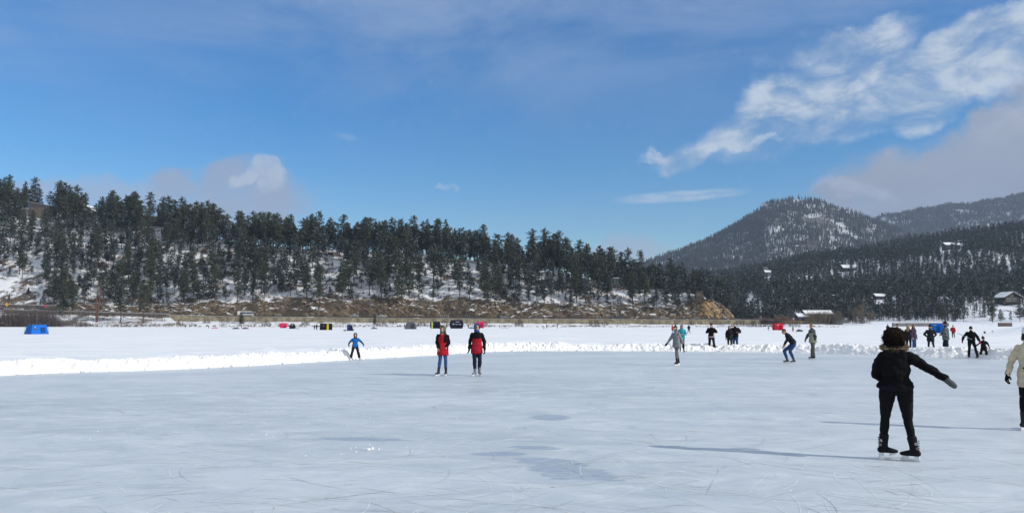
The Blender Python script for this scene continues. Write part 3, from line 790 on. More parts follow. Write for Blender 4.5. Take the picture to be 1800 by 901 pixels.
specs = [(17, .21, .26, 72, 0), (19, .19, .30, 78, 0), (15, .24, .20, 70, 0), (20, .18, .26, 82, 0), (16, .22, .36, 60, 2), (18, .20, .20, 86, 1), (14, .19, .10, 80, 1), (17, .25, .36, 62, 2), (18.5, .22, .24, 88, 0), (16, .19, .18, 76, 0)]
for i, (H, W, bs, nb, st) in enumerate(specs):
    TV, TF, CV, CF = pine_arrays(100 + i, H, W, bs, nb, 15, 0.30, st)
    tm = np_mesh('trunk', TV, TF); cm = np_mesh('crown', CV, CF); tm.materials.append(M_BARK); cm.materials.append(M_PINE)
    TPL.append((tm, cm, H))
rnd = random.Random(21)
# keep-clear places: houses on the hill (px, depth range, half width px)
CLEAR = [(SITES[q][0], SITES[q][1] - SITES[q][4], SITES[q][1] + 14, SITES[q][3]) for q in ('big', 'gable', 'low', 'glass', 'hut')]
spots = []
tries = 0
def ground(x, y): return hill_z(x, y)
while len(spots) < 1180 and tries < 150000:
    tries += 1
    px = rnd.uniform(-60, 1292); 
    e = (568 - interp(px, *CREST)) / 1400.0
    if e < 0.012: continue
    zc = road_z((px - 900) / 1400 * 446) + 8
    D = (446 * .62 - zc + 1.8) / (.62 - e); D = max(D, 458)
    u = rnd.random() ** 0.95
    y = 441 + (D + (22 if px < 1040 else 48) - 441) * u; x = (px - 900) / 1400 * y
    dens = fnoise(x * 0.035, y * 0.05, 12.0, 3) + 0.5 * fnoise(x * 0.12, y * 0.12, 3.0, 2)
    thr = -0.02 - 0.6 * (u > 0.68) - 0.22 * (px > 850) - 0.08 * (px < 330)
    if u < 0.05 and rnd.random() < 0.3: continue
    if px > 1040: thr = -9
    if dens < thr and rnd.random() < 0.93: continue
    if any(abs(px - c[0]) < c[3] and y < c[2] and y > c[1] - 12 for c in CLEAR): continue
    if px < 75 and y < 470: continue
    if (x - (-187)) ** 2 / 120 + (y - 500) ** 2 / 500 < 1 and rnd.random() < .8: continue
    if any((x - s[0]) ** 2 + (y - s[1]) ** 2 < (3.2 if u > .68 else 4.6) ** 2 for s in spots): continue
    sc_ = rnd.uniform(0.55, 1.22) * (1.08 if u > 0.6 else 1.0)
    if rnd.random() < 0.16: sc_ *= rnd.uniform(0.3, 0.6)
    if px > 1150: sc_ *= 0.85
    spots.append((x, y, sc_, u, px))
# landmark trees seen in the photograph: (px, base py, depth, height m, template)
marks = [(52, 0, 526, 13, 2, 'rounded pine partly hiding the deck of the big brown house'),
         (78, 0, 522, 16, 8, 'broad dark pine in front of the right half of the big brown house'),
         (92, 0, 530, 15, 0, 'dark pine at the right corner of the big brown house'),
         (28, 0, 530, 19, 3, 'tall pine directly left of the big brown house'),
         (765, 438, 512, 19.5, 3, 'tall dark pine standing above its neighbours on the middle of the hill crest'),
         (190, 400, 538, 22, 8, 'broad dark pine on the crest between the pale gabled house and the low roofed house'),
         (8, 372, 545, 24, 0, 'tall pine at the far left end of the hill crest beside the big house'),
         (1022, 470, 490, 15, 9, 'pointed dark pine topping the right shoulder of the hill before the saddle'),
         (445, 522, 452, 14, 5, 'isolated conical pine on open snow just above the rock cut behind the bus'),
         (38, 492, 470, 15, 4, 'slim-trunked pine on the open snow at the left of the hill'),
         (232, 540, 446, 19, 8, 'large frosted pine rising just above the road right of the brown cut bank')]
for mk in marks:
    x = (mk[0] - 900) / 1400 * mk[2]
    spots = [s for s in spots if (s[0] - x) ** 2 + (s[1] - mk[2]) ** 2 > 16]
spots.sort(key=lambda s: -(s[2] / s[1]) * (1.25 if s[3] > .75 else 1.0))
G_PINE = 'pines growing on the snowy hill behind the road'
def put_pine(x, y, z, s, ti, label, rz, group=G_PINE, bark=None):
    tm, cm, H = TPL[ti]
    e = empty('pine_tree', (x, y, z), rz, label, 'pine tree', group); e.scale = (s, s, s * 1.0)
    link('trunk', tm, [], e); link('crown', cm, [], e)
    return e
for mk in marks:
    x = (mk[0] - 900) / 1400 * mk[2]
    put_pine(x, mk[2], hill_z(x, mk[2]) - .2, mk[3] / TPL[mk[4]][2], mk[4], mk[5], rnd.random() * 6)
NIND = 288
ztag = {}
for i, s in enumerate(spots[:NIND]):
    ti = rnd.choice((0, 1, 2, 3, 4, 5, 7, 8, 9, 0, 8, 3)) if s[2] > .5 else 6
    zone = 'crest' if s[3] > 0.72 else ('foot' if s[3] < 0.25 else 'middle')
    sidew = 'left' if s[4] < 430 else ('middle' if s[4] < 860 else 'right')
    if s[2] <= .5: lab = 'small young pine on the open snowy slope of the hill behind the lake road'
    else:
        lab = {'crest': 'green pine on the skyline crest of the %s part of the hill behind the road',
               'middle': 'snow-dusted green pine halfway up the %s part of the hill behind the road',
               'foot': 'snow-dusted pine low on the %s part of the hill just above the rock cut'}[zone] % sidew
    put_pine(s[0], s[1], hill_z(s[0], s[1]) - .25, s[2], ti, lab, rnd.random() * 6)

def merge_forest(name, tpls, places, mats, label, cat):
    """many trees as one mesh; tpls: (V, F, material index)"""
    V, F, MI = [], [], []; n = 0
    for (x, y, z, s, a, k, wd) in places:
        tv, tf, tmi = tpls[k]; c, s_ = math.cos(a), math.sin(a)
        q = tv * np.array((s * wd, s * wd, s)); q = np.c_[q[:, 0] * c - q[:, 1] * s_ + x, q[:, 0] * s_ + q[:, 1] * c + y, q[:, 2] + z]
        V.append(q); F.append(tf + n); MI.append(tmi); n += len(q)
    me = np_mesh(name, np.concatenate(V), np.concatenate(F), np.concatenate(MI))
    o = link(name, me, mats); return tag(o, label, cat, kind='stuff')
def small_tpl(seed, H, W, base, nb, nt, tuft, style):
    TV, TF, CV, CF = pine_arrays(seed, H, W, base, nb, nt, tuft, style, limbs=False)
    return np.r_[TV, CV], np.r_[TF, CF + len(TV)], np.r_[np.zeros(len(TF), int), np.ones(len(CF), int)]
T_MID = [small_tpl(200 + i, H, W, bs, nb, 8, 0.5, st) for i, (H, W, bs, nb, st) in enumerate([(17, .21, .26, 54, 0), (18, .19, .30, 54, 0), (16, .21, .2, 50, 1), (18, .18, .25, 56, 0), (15, .22, .32, 46, 2), (17, .18, .15, 56, 1)])]
rest = [(s[0], s[1], hill_z(s[0], s[1]) - .25, s[2], rnd.random() * 6, rnd.choice((0, 1, 3, 4, 0, 5)), 1.0) for s in spots[NIND:]]
merge_forest('pine_wood', T_MID, rest, [M_BARK, M_PINE_FAR], 'further snow-dusted pines filling the wood on the hill behind the road', 'pines')

# right hillside forest
CLEAR_R = [(v[0], v[1] - v[4], v[1] + 14, v[3]) for q, v in SITES.items() if q in ('roofs', 'tower', 'cabin', 'wide', 'top', 'stack', 'flat', 'chalet', 'edge')]
CLEAR_R += [(1430, 460, 540, 38), (1325, 560, 640, 16), (1322, 600, 690, 9), (1349, SITES['tower'][1] - 130, SITES['tower'][1], 6), (1660, 560, 600, 12)]
pl = []; tries = 0
grid = {}
while len(pl) < 7600 and tries < 120000:
    tries += 1
    px = rnd.uniform(1090, 1930); y = 503 + (1130 - 503) * rnd.random() ** 0.9; x = (px - 900) / 1400 * y
    if any(abs(px - c[0]) < c[3] and c[1] < y < c[2] for c in CLEAR_R) and rnd.random() < 0.97: continue
    if 1690 < px and y < 585 and rnd.random() < 0.72: continue
    if fnoise(x * 0.02, y * 0.02, 30) < -0.62: continue
    md = 2.8 + (y - 500) * 0.003; key = (int(x // 6), int(y // 6)); bad = False
    for a in (-1, 0, 1):
        for b_ in (-1, 0, 1):
            for q in grid.get((key[0] + a, key[1] + b_), ()):
                if (q[0] - x) ** 2 + (q[1] - y) ** 2 < md * md: bad = True
    if bad: continue
    grid.setdefault(key, []).append((x, y))
    pl.append((x, y, right_z(px, y) - .3, rnd.uniform(.45, .92) * (1.0 if y > 540 else .85), rnd.random() * 6, rnd.randrange(6), rnd.uniform(.9, 1.25)))
T_R = [small_tpl(300 + i, H, W, bs, nb, 5, 0.72, st) for i, (H, W, bs, nb, st) in enumerate([(17, .16, .2, 30, 0), (18, .14, .2, 30, 1), (16, .17, .1, 30, 1), (18, .14, .2, 30, 0), (15, .18, .25, 26, 0), (17, .14, .08, 30, 1)])]
print('right trees', len(pl))
merge_forest('hillside_wood', T_R, pl, [M_BARK, M_PINE_FAR], 'dense dark pine and fir wood covering the hillside right of the lake', 'wood')

# mountain forest: each tree a few ragged tiers
def tiny_tpl(seed, tiers=3, seg=5):
    rng = np.random.default_rng(seed); V, F = [], []; n = 0
    for k in range(tiers):
        z0 = 1.5 + k * 3.6; z1 = z0 + 6.0; r = 2.7 * (1 - k / (tiers + .4))
        a = np.arange(seg) * 2 * PI / seg + rng.random() * 6
        rr = r * rng.uniform(.6, 1.25, seg)
        v = np.c_[np.cos(a) * rr, np.sin(a) * rr, z0 + rng.normal(0, .5, seg)]
        V.append(np.r_[v, [[rng.normal(0, .2), rng.normal(0, .2), z1]]])
        F += [[n + i, n + (i + 1) % seg, n + seg] for i in range(seg)]; n += seg + 1
    return np.concatenate(V), np.array(F), np.zeros(len(F), int)
T_T = [tiny_tpl(400 + i) for i in range(8)]
pl = []; tries = 0
SNOWY = [(1412, 352, 14, 5), (1500, 372, 12, 5), (1555, 386, 22, 4), (1425, 387, 12, 8), (1375, 405, 26, 4), (1450, 383, 24, 8), (1530, 408, 14, 6), (1590, 413, 14, 4), (1325, 416, 6, 3), (1478, 398, 18, 6)]
while len(pl) < 24000 and tries < 90000:
    tries += 1
    px = rnd.uniform(1040, 1860); y = 1400 + 1130 * rnd.random() ** 0.75; x = (px - 900) / 1400 * y
    z = mtn_z(px, y)
    # place on the photograph, to leave the bare snowy ledges open
    v = math.tan(math.atan2(z - 1.8, y) - TILT); py = 450.5 - 1400 * v
    if any(((px - a) / c) ** 2 + ((py - b_) / d_) ** 2 < 1 for a, b_, c, d_ in SNOWY) and rnd.random() < .8: continue
    if fnoise(x * 0.006, y * 0.006, 60) > 0.34 and px > 1400 and rnd.random() < .55: continue
    pl.append((x, y, z - .5, rnd.uniform(.65, 1.25), rnd.random() * 6, rnd.randrange(8), rnd.uniform(.8, 1.1)))
merge_forest('mountain_wood', T_T, pl, [M_MTN], 'frost-dusted pine forest covering the peaked mountain', 'forest')
pl = []
for k in range(11000):
    px = rnd.uniform(1500, 1880); y = 2850 + 670 * rnd.random() ** 0.6; x = (px - 900) / 1400 * y
    if fnoise(x * 0.004, y * 0.004, 70) > 0.5 and rnd.random() < .8: continue
    pl.append((x, y, far_z(px, y) - 1, rnd.uniform(.7, 1.4), rnd.random() * 6, rnd.randrange(8), 1.2))
merge_forest('ridge_forest', T_T, pl, [M_MTN], 'distant dark forest on the ridge behind the mountain', 'forest')

# ---- leafless trees and shrubs
def bare_tree(bm, H, rng, p=(0, 0, 0), spread=0.5, depth=4, r=None, lean=0.0):
    def grow(p, d, L, r, k):
        q = p + d * L
        tube(bm, [p, p + d * L * .5 + Vector((rng.gauss(0, .04), rng.gauss(0, .04), 0)) * L, q], [r, r * .85, r * .65], 4 if k < depth else 5)
        if k == 0: return
        for i in range(rng.choice((2, 3, 3))):
            nd = (d + Vector((rng.gauss(0, spread), rng.gauss(0, spread), rng.gauss(0.12, .2)))).normalized()
            grow(p + d * L * rng.uniform(.55, 1.0), nd, L * rng.uniform(.6, .85), r * .66, k - 1)
    grow(Vector(p), Vector((lean, 0, 1)).normalized(), H * .32, r or H * .014, depth)
def top_bare(name, px, y, H, seed, label, m=M_TWIG, zf=None, spread=.45, cat='bare tree', group=None, n=1, depth=5, w=0.3):
    rng = random.Random(seed); x = (px - 900) / 1400 * y; z = (zf or hill_z)(x, y) - .2
    e = empty(name, (x, y, z), 0, label, cat, group)
    bm = bmesh.new()
    bare_tree(bm, H, rng, spread=spread, depth=depth, r=H * .017)
    bare_tree(bm, H * .9, rng, p=(.7, .3, 0), spread=spread, depth=depth, r=H * .013, lean=.15)
    bare_tree(bm, H * .85, rng, p=(-.7, -.2, 0), spread=spread, depth=depth, r=H * .013, lean=-.15)
    me = bm_mesh('branches', bm, False)
    link('branches', me, m, e)
    return e
def shrub(px, y, H, wid, seed, label, m=M_SHRUB, zf=None, n=90, group=None, cat='shrub', name='bare_shrub', tw=0.035):
    rng = random.Random(seed); x = (px - 900) / 1400 * y; zf = zf or hill_z
    bm = bmesh.new()
    for k in range(n):
        u = rng.uniform(-1, 1); a = Vector((u * wid * .5, rng.uniform(-1, 1) * min(wid * .3, 2.5), 0))
        hh = H * (1 - 0.55 * abs(u) ** 2.5) * rng.uniform(.6, 1.05)
        d = Vector((rng.gauss(u * .25, .14), rng.gauss(0, .14), 1)).normalized()
        q = a + d * hh * .5; tube(bm, [a, q, q + (d + Vector((rng.gauss(0, .12), 0, 0))) * hh * .5], [tw, tw * .7, tw * .25], 3)
        for j in range(5):
            f = rng.uniform(.3, .95); b_ = a + d * hh * f; dd = Vector((rng.gauss(0, .5), rng.gauss(0, .5), .9)).normalized()
            tube(bm, [b_, b_ + dd * hh * .28], [tw * .5, tw * .2], 3)
    o = link(name, bm_mesh(name, bm, False), m); o.location = (x, y, zf(x, y) - .15)
    return tag(o, label, cat, group)
shrub(22, 396, 9.0, 17, 1, 'wide grey-brown leafless thicket on the shore left of the blue shelter', n=620, tw=.05)
shrub(68, 398, 9.0, 22, 2, 'tall grey-brown leafless thicket on the shore right behind the blue shelter', n=750, tw=.05)
shrub(132, 399, 3.4, 16, 3, 'low brown leafless bush on the left shore beside the ramp', n=260, tw=.04)
for i, (px, y, h_, w_) in enumerate(((672, 401, 3.0, 5), (742, 402, 2.4, 4), (912, 402, 4.0, 4), (1044, 402, 3.6, 5), (1330, 402, 4.0, 9), (1362, 403, 4.5, 9), (1300, 404, 3.4, 7), (470, 402, 2.2, 5), (538, 402, 2.4, 4), (800, 402, 2.2, 5), (1395, 404, 3.5, 6))):
    shrub(px, y, h_, w_, 20 + i, 'small leafless brown bush on the shore below the concrete wall', n=int(40 + 10 * w_), group='leafless bushes along the shore below the wall')
M_GOLD = plain('willow_twigs', (0.17, 0.14, 0.10), 0.95, 0.3, 2.0)
RG = 'leafless trees on the far right shore by the lodge'
for i, (px, y, H, lab) in enumerate(((1514, 486, 14, 'tallest leafless tree on the far shore, standing alone right of the snowy-roofed lodge'), (1440, 482, 9, 'leafless tree in front of the middle of the lodge'), (1452, 483, 9.5, 'leafless tree in front of the right end of the lodge'),
                                (1428, 482, 9, 'leafless tree in front of the tan left wall of the lodge'), (1464, 484, 9, 'leafless tree just right of the lodge'), (1504, 488, 11, 'leafless tree left of the tallest bare tree on the far shore'), (1526, 488, 10, 'leafless tree right of the tallest bare tree on the far shore'), (1366, 480, 7, 'reddish leafless tree behind the red square shelter'))):
    top_bare('bare_tree', px, y, H, 60 + i, lab, M_GOLD if i < 7 else plain('red_twigs', (0.2, 0.09, 0.06)), right_zxy, .38, group=RG)
GS = 'leafless bushes along the shore below the wall'
rs_ = random.Random(77)
for i in range(26):
    px = rs_.uniform(310, 1290); shrub(px, rs_.uniform(402, 420), rs_.uniform(1.0, 2.8), rs_.uniform(3, 9), 200 + i, 'small leafless brown bush on the shore below the concrete wall', plain('bank_twigs', (.13, .10, .075), .95, .3, 2), n=45, group=GS, tw=.045)
GU = 'low bushes in the brown road cut above the road'
for i in range(46):
    px = rs_.uniform(130, 1230); shrub(px, rs_.uniform(440, 452), rs_.uniform(1.2, 3.2), rs_.uniform(3, 8), 260 + i, 'low dark leafless bush in the brown road cut above the road', plain('cut_twigs', (.085, .075, .055), .95, .3, 2), n=45, group=GU, tw=.05)
G2 = 'trees on the left shore below the road'
x = (172 - 900) / 1400 * 412.0
e = empty('dead_pine', (x, 412, hill_z(x, 412) - .3), 0, 'reddish bare-trunked dead pine on a dirt mound at the left shore', 'dead tree', G2)
bm = bmesh.new(); rr_ = random.Random(4)
for off in (0, 1.6):
    tube(bm, [(off * .2, 0, 0), (off * .5 - .3, 0, 6), (off - .5, .3, 13), (off * .9, .2, 22)], [.42, .34, .24, .06], 7)
    for k in range(46):
        z = rr_.uniform(6, 21.5); a = rr_.random() * 6.3; L = (23 - z) * .18 + rr_.uniform(.5, 1.8)
        b_ = Vector((off * z / 22 - .3, .2, z)); q = b_ + Vector((math.cos(a) * L, math.sin(a) * L, rr_.uniform(-.4, .5)))
        tube(bm, [b_, q], [.07, .02], 3)
        for j in range(3):
            f = rr_.uniform(.4, 1); c = b_.lerp(q, f); tube(bm, [c, c + Vector((rr_.gauss(0, .5), rr_.gauss(0, .5), rr_.gauss(.1, .4)))], [.03, .01], 3)
link('trunk', bm_mesh('trunk', bm, False), M_REDBARK, e)
for px, y, H, ti, lab in ((214, 410, 21, 1, 'tall frosted pine on the left shore just right of the red dead trunk'), (254, 409, 20, 7, 'spreading pine on the left shore above the wooden fence'), (112, 424, 19, 5, 'conical dark pine beside the red stop sign at the left roadside'), (130, 428, 16, 2, 'frosted pine right of the dark roadside conical pine')):
    x = (px - 900) / 1400 * y
    put_pine(x, y, hill_z(x, y) - .3, H / TPL[ti][2], ti, lab, rnd.random() * 6, G2)
for px, y, H, lab in ((425, 403, 6.5, 'small frosted pine on the shore in front of the wall below the bus'), (660, 403, 5.6, 'small dark round pine on the shore in front of the wall below a white suv')):
    x = (px - 900) / 1400 * y
    put_pine(x, y, hill_z(x, y) - .2, H / TPL[6][2], 6, lab, rnd.random() * 6, 'small pines on the shore in front of the wall').scale.x *= 1.6
# small saplings on the open snow, far left
for px, py_, y, H in ((17, 523, 452, 4.2), (50, 521, 456, 4.0), (72, 528, 449, 3.4)):
    x = (px - 900) / 1400 * y
    put_pine(x, y, hill_z(x, y) - .1, H / TPL[6][2], 6, {17: 'leftmost of three little pine saplings on open snow above the road', 50: 'middle one of three little pine saplings on open snow above the road', 72: 'rightmost of three little pine saplings on open snow above the road'}[px], rnd.random() * 6, 'little pine saplings on open snow')
# trees around the chalet, a few as single trees in front of the right wood
for px, y, H, lab in ((1742, 500, 17, 'frosted pine standing alone on the snowy slope left below the chalet'), (1790, 503, 12, 'small pine on the snow below the chalet at the right edge'), (1757, 489, 9, 'low bushy pine at the shore below the chalet'), (1655, 492, 12, 'dark pine on the rocky snow slope right of the blue square shelter')):
    x = (px - 900) / 1400 * y
    put_pine(x, y, right_z(px, y) - .3, H / TPL[8][2], 8, lab, rnd.random() * 6, 'pines on the snowy slope below the chalet')
# ------------------------------------------------------------------ people
def loft(bm, secs, seg=12, side=(1, 0, 0), cap=0.6):
    """closed tapering body through sections (centre, half width, half depth)"""
    P = [Vector(s[0]) for s in secs]; n = len(P); S = Vector(side); rings = []
    def ring(c, t, rx, ry):
        x = S - t * S.dot(t)
        if x.length < 1e-3: x = Vector((0, 1, 0)) - t * t.y
        x.normalize(); y = t.cross(x)
        return [bm.verts.new(c + x * rx * math.cos(a) + y * ry * math.sin(a)) for a in [2 * PI * k / seg for k in range(seg)]]
    for i in range(n):
        t = (P[min(i + 1, n - 1)] - P[max(i - 1, 0)]).normalized(); rx, ry = secs[i][1], secs[i][2]
        if i == 0:
            m_ = min(rx, ry) * cap; rings.append(ring(P[i] - t * m_, t, rx * .55, ry * .55))
        rings.append(ring(P[i], t, rx, ry))
        if i == n - 1:
            m_ = min(rx, ry) * cap; rings.append(ring(P[i] + t * m_, t, rx * .55, ry * .55))
    for a, b in zip(rings, rings[1:]):
        for k in range(seg): bm.faces.new((a[k], a[(k + 1) % seg], b[(k + 1) % seg], b[k]))
    bm.faces.new(rings[0][::-1]); bm.faces.new(rings[-1])
def limb(bm, a, b, r0, r1, rm=None, seg=10):
    a = Vector(a); b = Vector(b); rm = rm or (r0 + r1) / 2
    loft(bm, [(a, r0, r0), (a.lerp(b, .35), rm, rm), (a.lerp(b, .7), (rm + r1) / 2, (rm + r1) / 2), (b, r1, r1)], seg, side=(0.9, 0.3, 0.1))
def ell(bm, c, r, M=None, sub_=2):
    q = bmesh.ops.create_icosphere(bm, subdivisions=sub_, radius=1.0)
    for v in q['verts']:
        w = Vector((v.co.x * r[0], v.co.y * r[1], v.co.z * r[2])); v.co = (M @ w if M else w) + Vector(c)
def solid(name, bm, voxel, mats, parent, amp=0.0, freq=9.0, smooth=3, fm=None, seed=0.0):
    """weld overlapping volumes into one continuous skin"""
    bmesh.ops.recalc_face_normals(bm, faces=bm.faces)
    me = bpy.data.meshes.new(name); bm.to_mesh(me); bm.free()
    o = bpy.data.objects.new(name, me); COL.objects.link(o); o.parent = parent
    r = o.modifiers.new('r', 'REMESH'); r.mode = 'VOXEL'; r.voxel_size = voxel; r.adaptivity = 0
    if smooth: s = o.modifiers.new('s', 'SMOOTH'); s.factor = 0.5; s.iterations = smooth
    PENDING.append((o, name, mats, amp, freq, fm, seed)); return o
PENDING = []
def weld_all():
    """evaluate every pending weld at once"""
    dg = bpy.context.evaluated_depsgraph_get(); out = []
    for q in PENDING: out.append(bpy.data.meshes.new_from_object(q[0].evaluated_get(dg)))
    for (o, name, mats, amp, freq, fm, seed), me2 in zip(PENDING, out):
        old = o.data; o.modifiers.clear(); o.data = me2; bpy.data.meshes.remove(old)
        me2.name = name; me2.materials.clear()
        for m in (mats if isinstance(mats, (list, tuple)) else [mats]): me2.materials.append(m)
        if amp:
            nn = [v.normal.copy() for v in me2.vertices]
            for v, nv in zip(me2.vertices, nn):
                v.co += nv * amp * fnoise(v.co.x * freq, v.co.y * freq, v.co.z * freq * 1.3 + seed, 3)
        for p in me2.polygons:
            p.use_smooth = True
            p.material_index = fm(p.center) if fm else 0
    PENDING.clear()
SKIN = plain('skin', (0.50, 0.29, 0.20), 0.6, 0.08, 20)
BLADE = plain('skate_blade', (0.62, 0.63, 0.65), 0.35, 0.05, 20, metal=0.6)
BLADEW = plain('blade_holder', (0.72, 0.74, 0.76), 0.5, 0.05, 20)
def hand(bm, wr, d, s, thumb, curl=0.5, t=1.0, grow=0.0):
    """palm with four bent fingers of unequal length and a thumb off its side; s scales, t thickens for gloves"""
    d = Vector(d).normalized(); th = Vector(thumb); th = (th - d * th.dot(d)).normalized(); pn = d.cross(th).normalized()
    wr = Vector(wr)
    loft(bm, [(wr - d * .02 * s, .026 * s * t, .02 * s * t), (wr + d * .03 * s, .037 * s * t, .017 * s * t), (wr + d * .085 * s, .042 * s * t, .015 * s * t)], 8, side=th)
    for k, L in enumerate((.068, .078, .072, .056)):
        b0 = wr + d * .085 * s + th * (.030 - .020 * k) * s * t; r = (.0092 + grow) * s
        a1 = curl * .6; d1 = (d * math.cos(a1) + pn * math.sin(a1)); m1 = b0 + d1 * L * .5 * s
        a2 = curl * 1.5; d2 = (d * math.cos(a2) + pn * math.sin(a2)); e1 = m1 + d2 * L * .5 * s
        limb(bm, b0, m1, r, r * .95, seg=6); limb(bm, m1, e1, r * .95, r * .8, seg=6)
    b0 = wr + d * .025 * s + th * .028 * s * t; dt = (th * .75 + d * .7 + pn * .25).normalized()
    m1 = b0 + dt * .04 * s; e1 = m1 + (dt + pn * .3 + d * .3).normalized() * .032 * s; r = (.0115 + grow) * s
    limb(bm, b0, m1, r * 1.15, r, seg=6); limb(bm, m1, e1, r, r * .8, seg=6)

def person(label, px, py, H, face=0.0, d=None, z=0.0, skates=True, vox=0.016, skin=SKIN, head_s=1.0,
           lean=0.0, roll=0.0, pose=None, jacket=None, jhem=0.86, jb=0.035, jfm=None, jflare=0.0, trousers=(0.02, 0.02, 0.025), tb=0.012, tflare=0.0, hipw=1.0,
           boots=(0.02, 0.02, 0.022), bootw=1.0, gloves=None, mitt=False, hat=None, hatcol=(0.02, 0.02, 0.02), hair=None, haircol=(0.03, 0.02, 0.015),
           headyaw=0.0, headpitch=0.0, toes=(12, -12), group=None, scarf=None, cat='person', features=False, base=None):
    p0 = base if base is not None else (on_z(px, py, 0.0) if d is None else Vector(((px - 900) / 1400 * d, d, z)))
    if z and base is None: p0.z = z
    rz = R(face) - math.atan2(p0.x, p0.y) * 1.0      # facing is given relative to the viewer's line of sight
    root = empty('person', p0, rz, label, cat, group)
    k = H / 1.75; lift = 0.055 if skates else 0.0
    iv = Matrix.Rotation(-R(face), 3, 'Z')
    up = Matrix.Rotation(R(roll), 3, 'Y') @ Matrix.Rotation(R(lean), 3, 'X')
    J = {'hipa': (.088 * hipw, 0, .91), 'hipb': (-.088 * hipw, 0, .91), 'kna': (.105, -.015, .50), 'knb': (-.105, -.015, .50), 'ana': (.115, .02, .09), 'anb': (-.115, .02, .09), 'pel': (0, 0, .95)}
    J = {q: Vector(v) for q, v in J.items()}
    pose = pose or {}
    for q, v in pose.items():
        if q in J: J[q] = iv @ Vector(v)
    pel = J['pel']
    if 'pel' in pose:
        for s_ in (1, -1): J['hip' + ('a' if s_ > 0 else 'b')] = pel + Vector((.088 * hipw * s_, 0, -.04))
    U = lambda v: pel + up @ (Vector(v) - Vector((0, 0, .95)))
    J['wst'] = U((0, 0, 1.09)); J['chs'] = U((0, .0, 1.28)); J['nkb'] = U((0, 0.005, 1.46)); J['nkt'] = U((0, -.005, 1.54)); J['hd'] = U((0, -.02, 1.61))
    for s_, q in ((1, 'a'), (-1, 'b')):
        J['sh' + q] = U((.158 * s_, 0, 1.385)); J['el' + q] = U((.235 * s_, .03, 1.13)); J['wr' + q] = U((.25 * s_, -.05, .885)); J['hn' + q] = None
        for jn in ('el', 'wr', 'hn', 'sh'):
            if jn + q in pose: J[jn + q] = iv @ Vector(pose[jn + q])
        if J['hn' + q] is None: J['hn' + q] = J['wr' + q] + (J['wr' + q] - J['el' + q]).normalized() * .17
    for q in J: J[q] = J[q] * k + Vector((0, 0, lift))
    HM = up @ Matrix.Rotation(R(headyaw), 3, 'Z') @ Matrix.Rotation(R(headpitch), 3, 'X')
    hs = k * head_s; HC = J['hd'] + Vector((0, 0, (head_s - 1) * .05))
    hp = lambda x, y, z_: HC + HM @ (Vector((x, y, z_)) * hs)
    upx = up @ Vector((1, 0, 0))
    def torso(bm, b, hem=None, flare=0.0, top=True, w=1.0):
        S = []
        if hem is not None:
            zz = hem
            if hem < .86: S.append(((J['pel'] - Vector((0, 0, (.95 - hem) * k))), (.165 * w * hipw + b + flare) * k, (.115 + b + flare) * k)); S.append((J['pel'] - Vector((0, 0, (.95 - hem) * .5 * k)), (.168 * w * hipw + b + flare * .5) * k, (.118 + b + flare * .5) * k))
            S.append((J['pel'], (.168 * w * hipw + b) * k, (.118 + b) * k))
        else: S += [(J['pel'] - Vector((0, 0, .06 * k)), .14 * k * hipw, .10 * k), (J['pel'], .162 * k * hipw, .115 * k)]
        S += [(J['wst'], (.135 * w + b) * k, (.10 + b) * k), (J['chs'], (.158 * w + b) * k, (.115 + b) * k), (J['nkb'] - (J['nkb'] - J['chs']) * .42, (.145 * w + b * .8) * k, (.095 + b * .8) * k), (J['nkb'] - (J['nkb'] - J['chs']) * .18, (.105 * w + b * .5) * k, (.082 + b * .6) * k), (J['nkb'] + (J['nkb'] - J['chs']) * .02, (.06 + b * .5) * k, (.058 + b * .5) * k)]
        loft(bm, S, 16, side=upx, cap=.15)
    # --- body
    bm = bmesh.new(); torso(bm, 0)
    loft(bm, [(J['nkb'], .062 * k, .058 * k), (J['nkt'], .052 * k, .052 * k), (hp(0, 0, -.03), .05 * hs, .05 * hs)], 10)
    ell(bm, hp(0, .012, .022), (.074 * hs, .093 * hs, .098 * hs), HM); ell(bm, hp(0, -.028, -.05), (.055 * hs, .062 * hs, .062 * hs), HM)
    ell(bm, hp(0, -.098, -.012), (.013 * hs, .024 * hs, .022 * hs), HM); ell(bm, hp(0, -.082, -.075), (.024 * hs, .018 * hs, .018 * hs), HM)
    for s_ in (1, -1): ell(bm, hp(.077 * s_, .012, -.01), (.011 * hs, .02 * hs, .03 * hs), HM)
    for s_, q in ((1, 'a'), (-1, 'b')):
        limb(bm, J['sh' + q], J['el' + q], .048 * k, .036 * k); limb(bm, J['el' + q], J['wr' + q], .038 * k, .024 * k)
        hd_ = J['hn' + q] - J['wr' + q]; thv = Vector((-.3 * s_, -1, .1))
        if abs(hd_.normalized().dot(thv.normalized())) > .9: thv = Vector((-s_, 0, .3))
        hand(bm, J['wr' + q], hd_, k, thv, .5, grow=.001)
        limb(bm, J['hip' + q], J['kn' + q], .082 * k * hipw, .052 * k); limb(bm, J['kn' + q], J['an' + q], .052 * k, .036 * k, .052 * k)
        an = J['an' + q]; ta = R(toes[0] if s_ > 0 else toes[1]); td = Vector((math.sin(ta), -math.cos(ta), 0))
        loft(bm, [(an - td * .03 * k - Vector((0, 0, .04 * k)), .032 * k, .035 * k), (an + td * .06 * k - Vector((0, 0, .05 * k)), .04 * k, .03 * k), (an + td * .15 * k - Vector((0, 0, .07 * k)), .035 * k, .018 * k)], 8, side=(td.y, -td.x, 0))
    b_ = solid('body', bm, max(vox * .75, .009), skin, root, smooth=2)
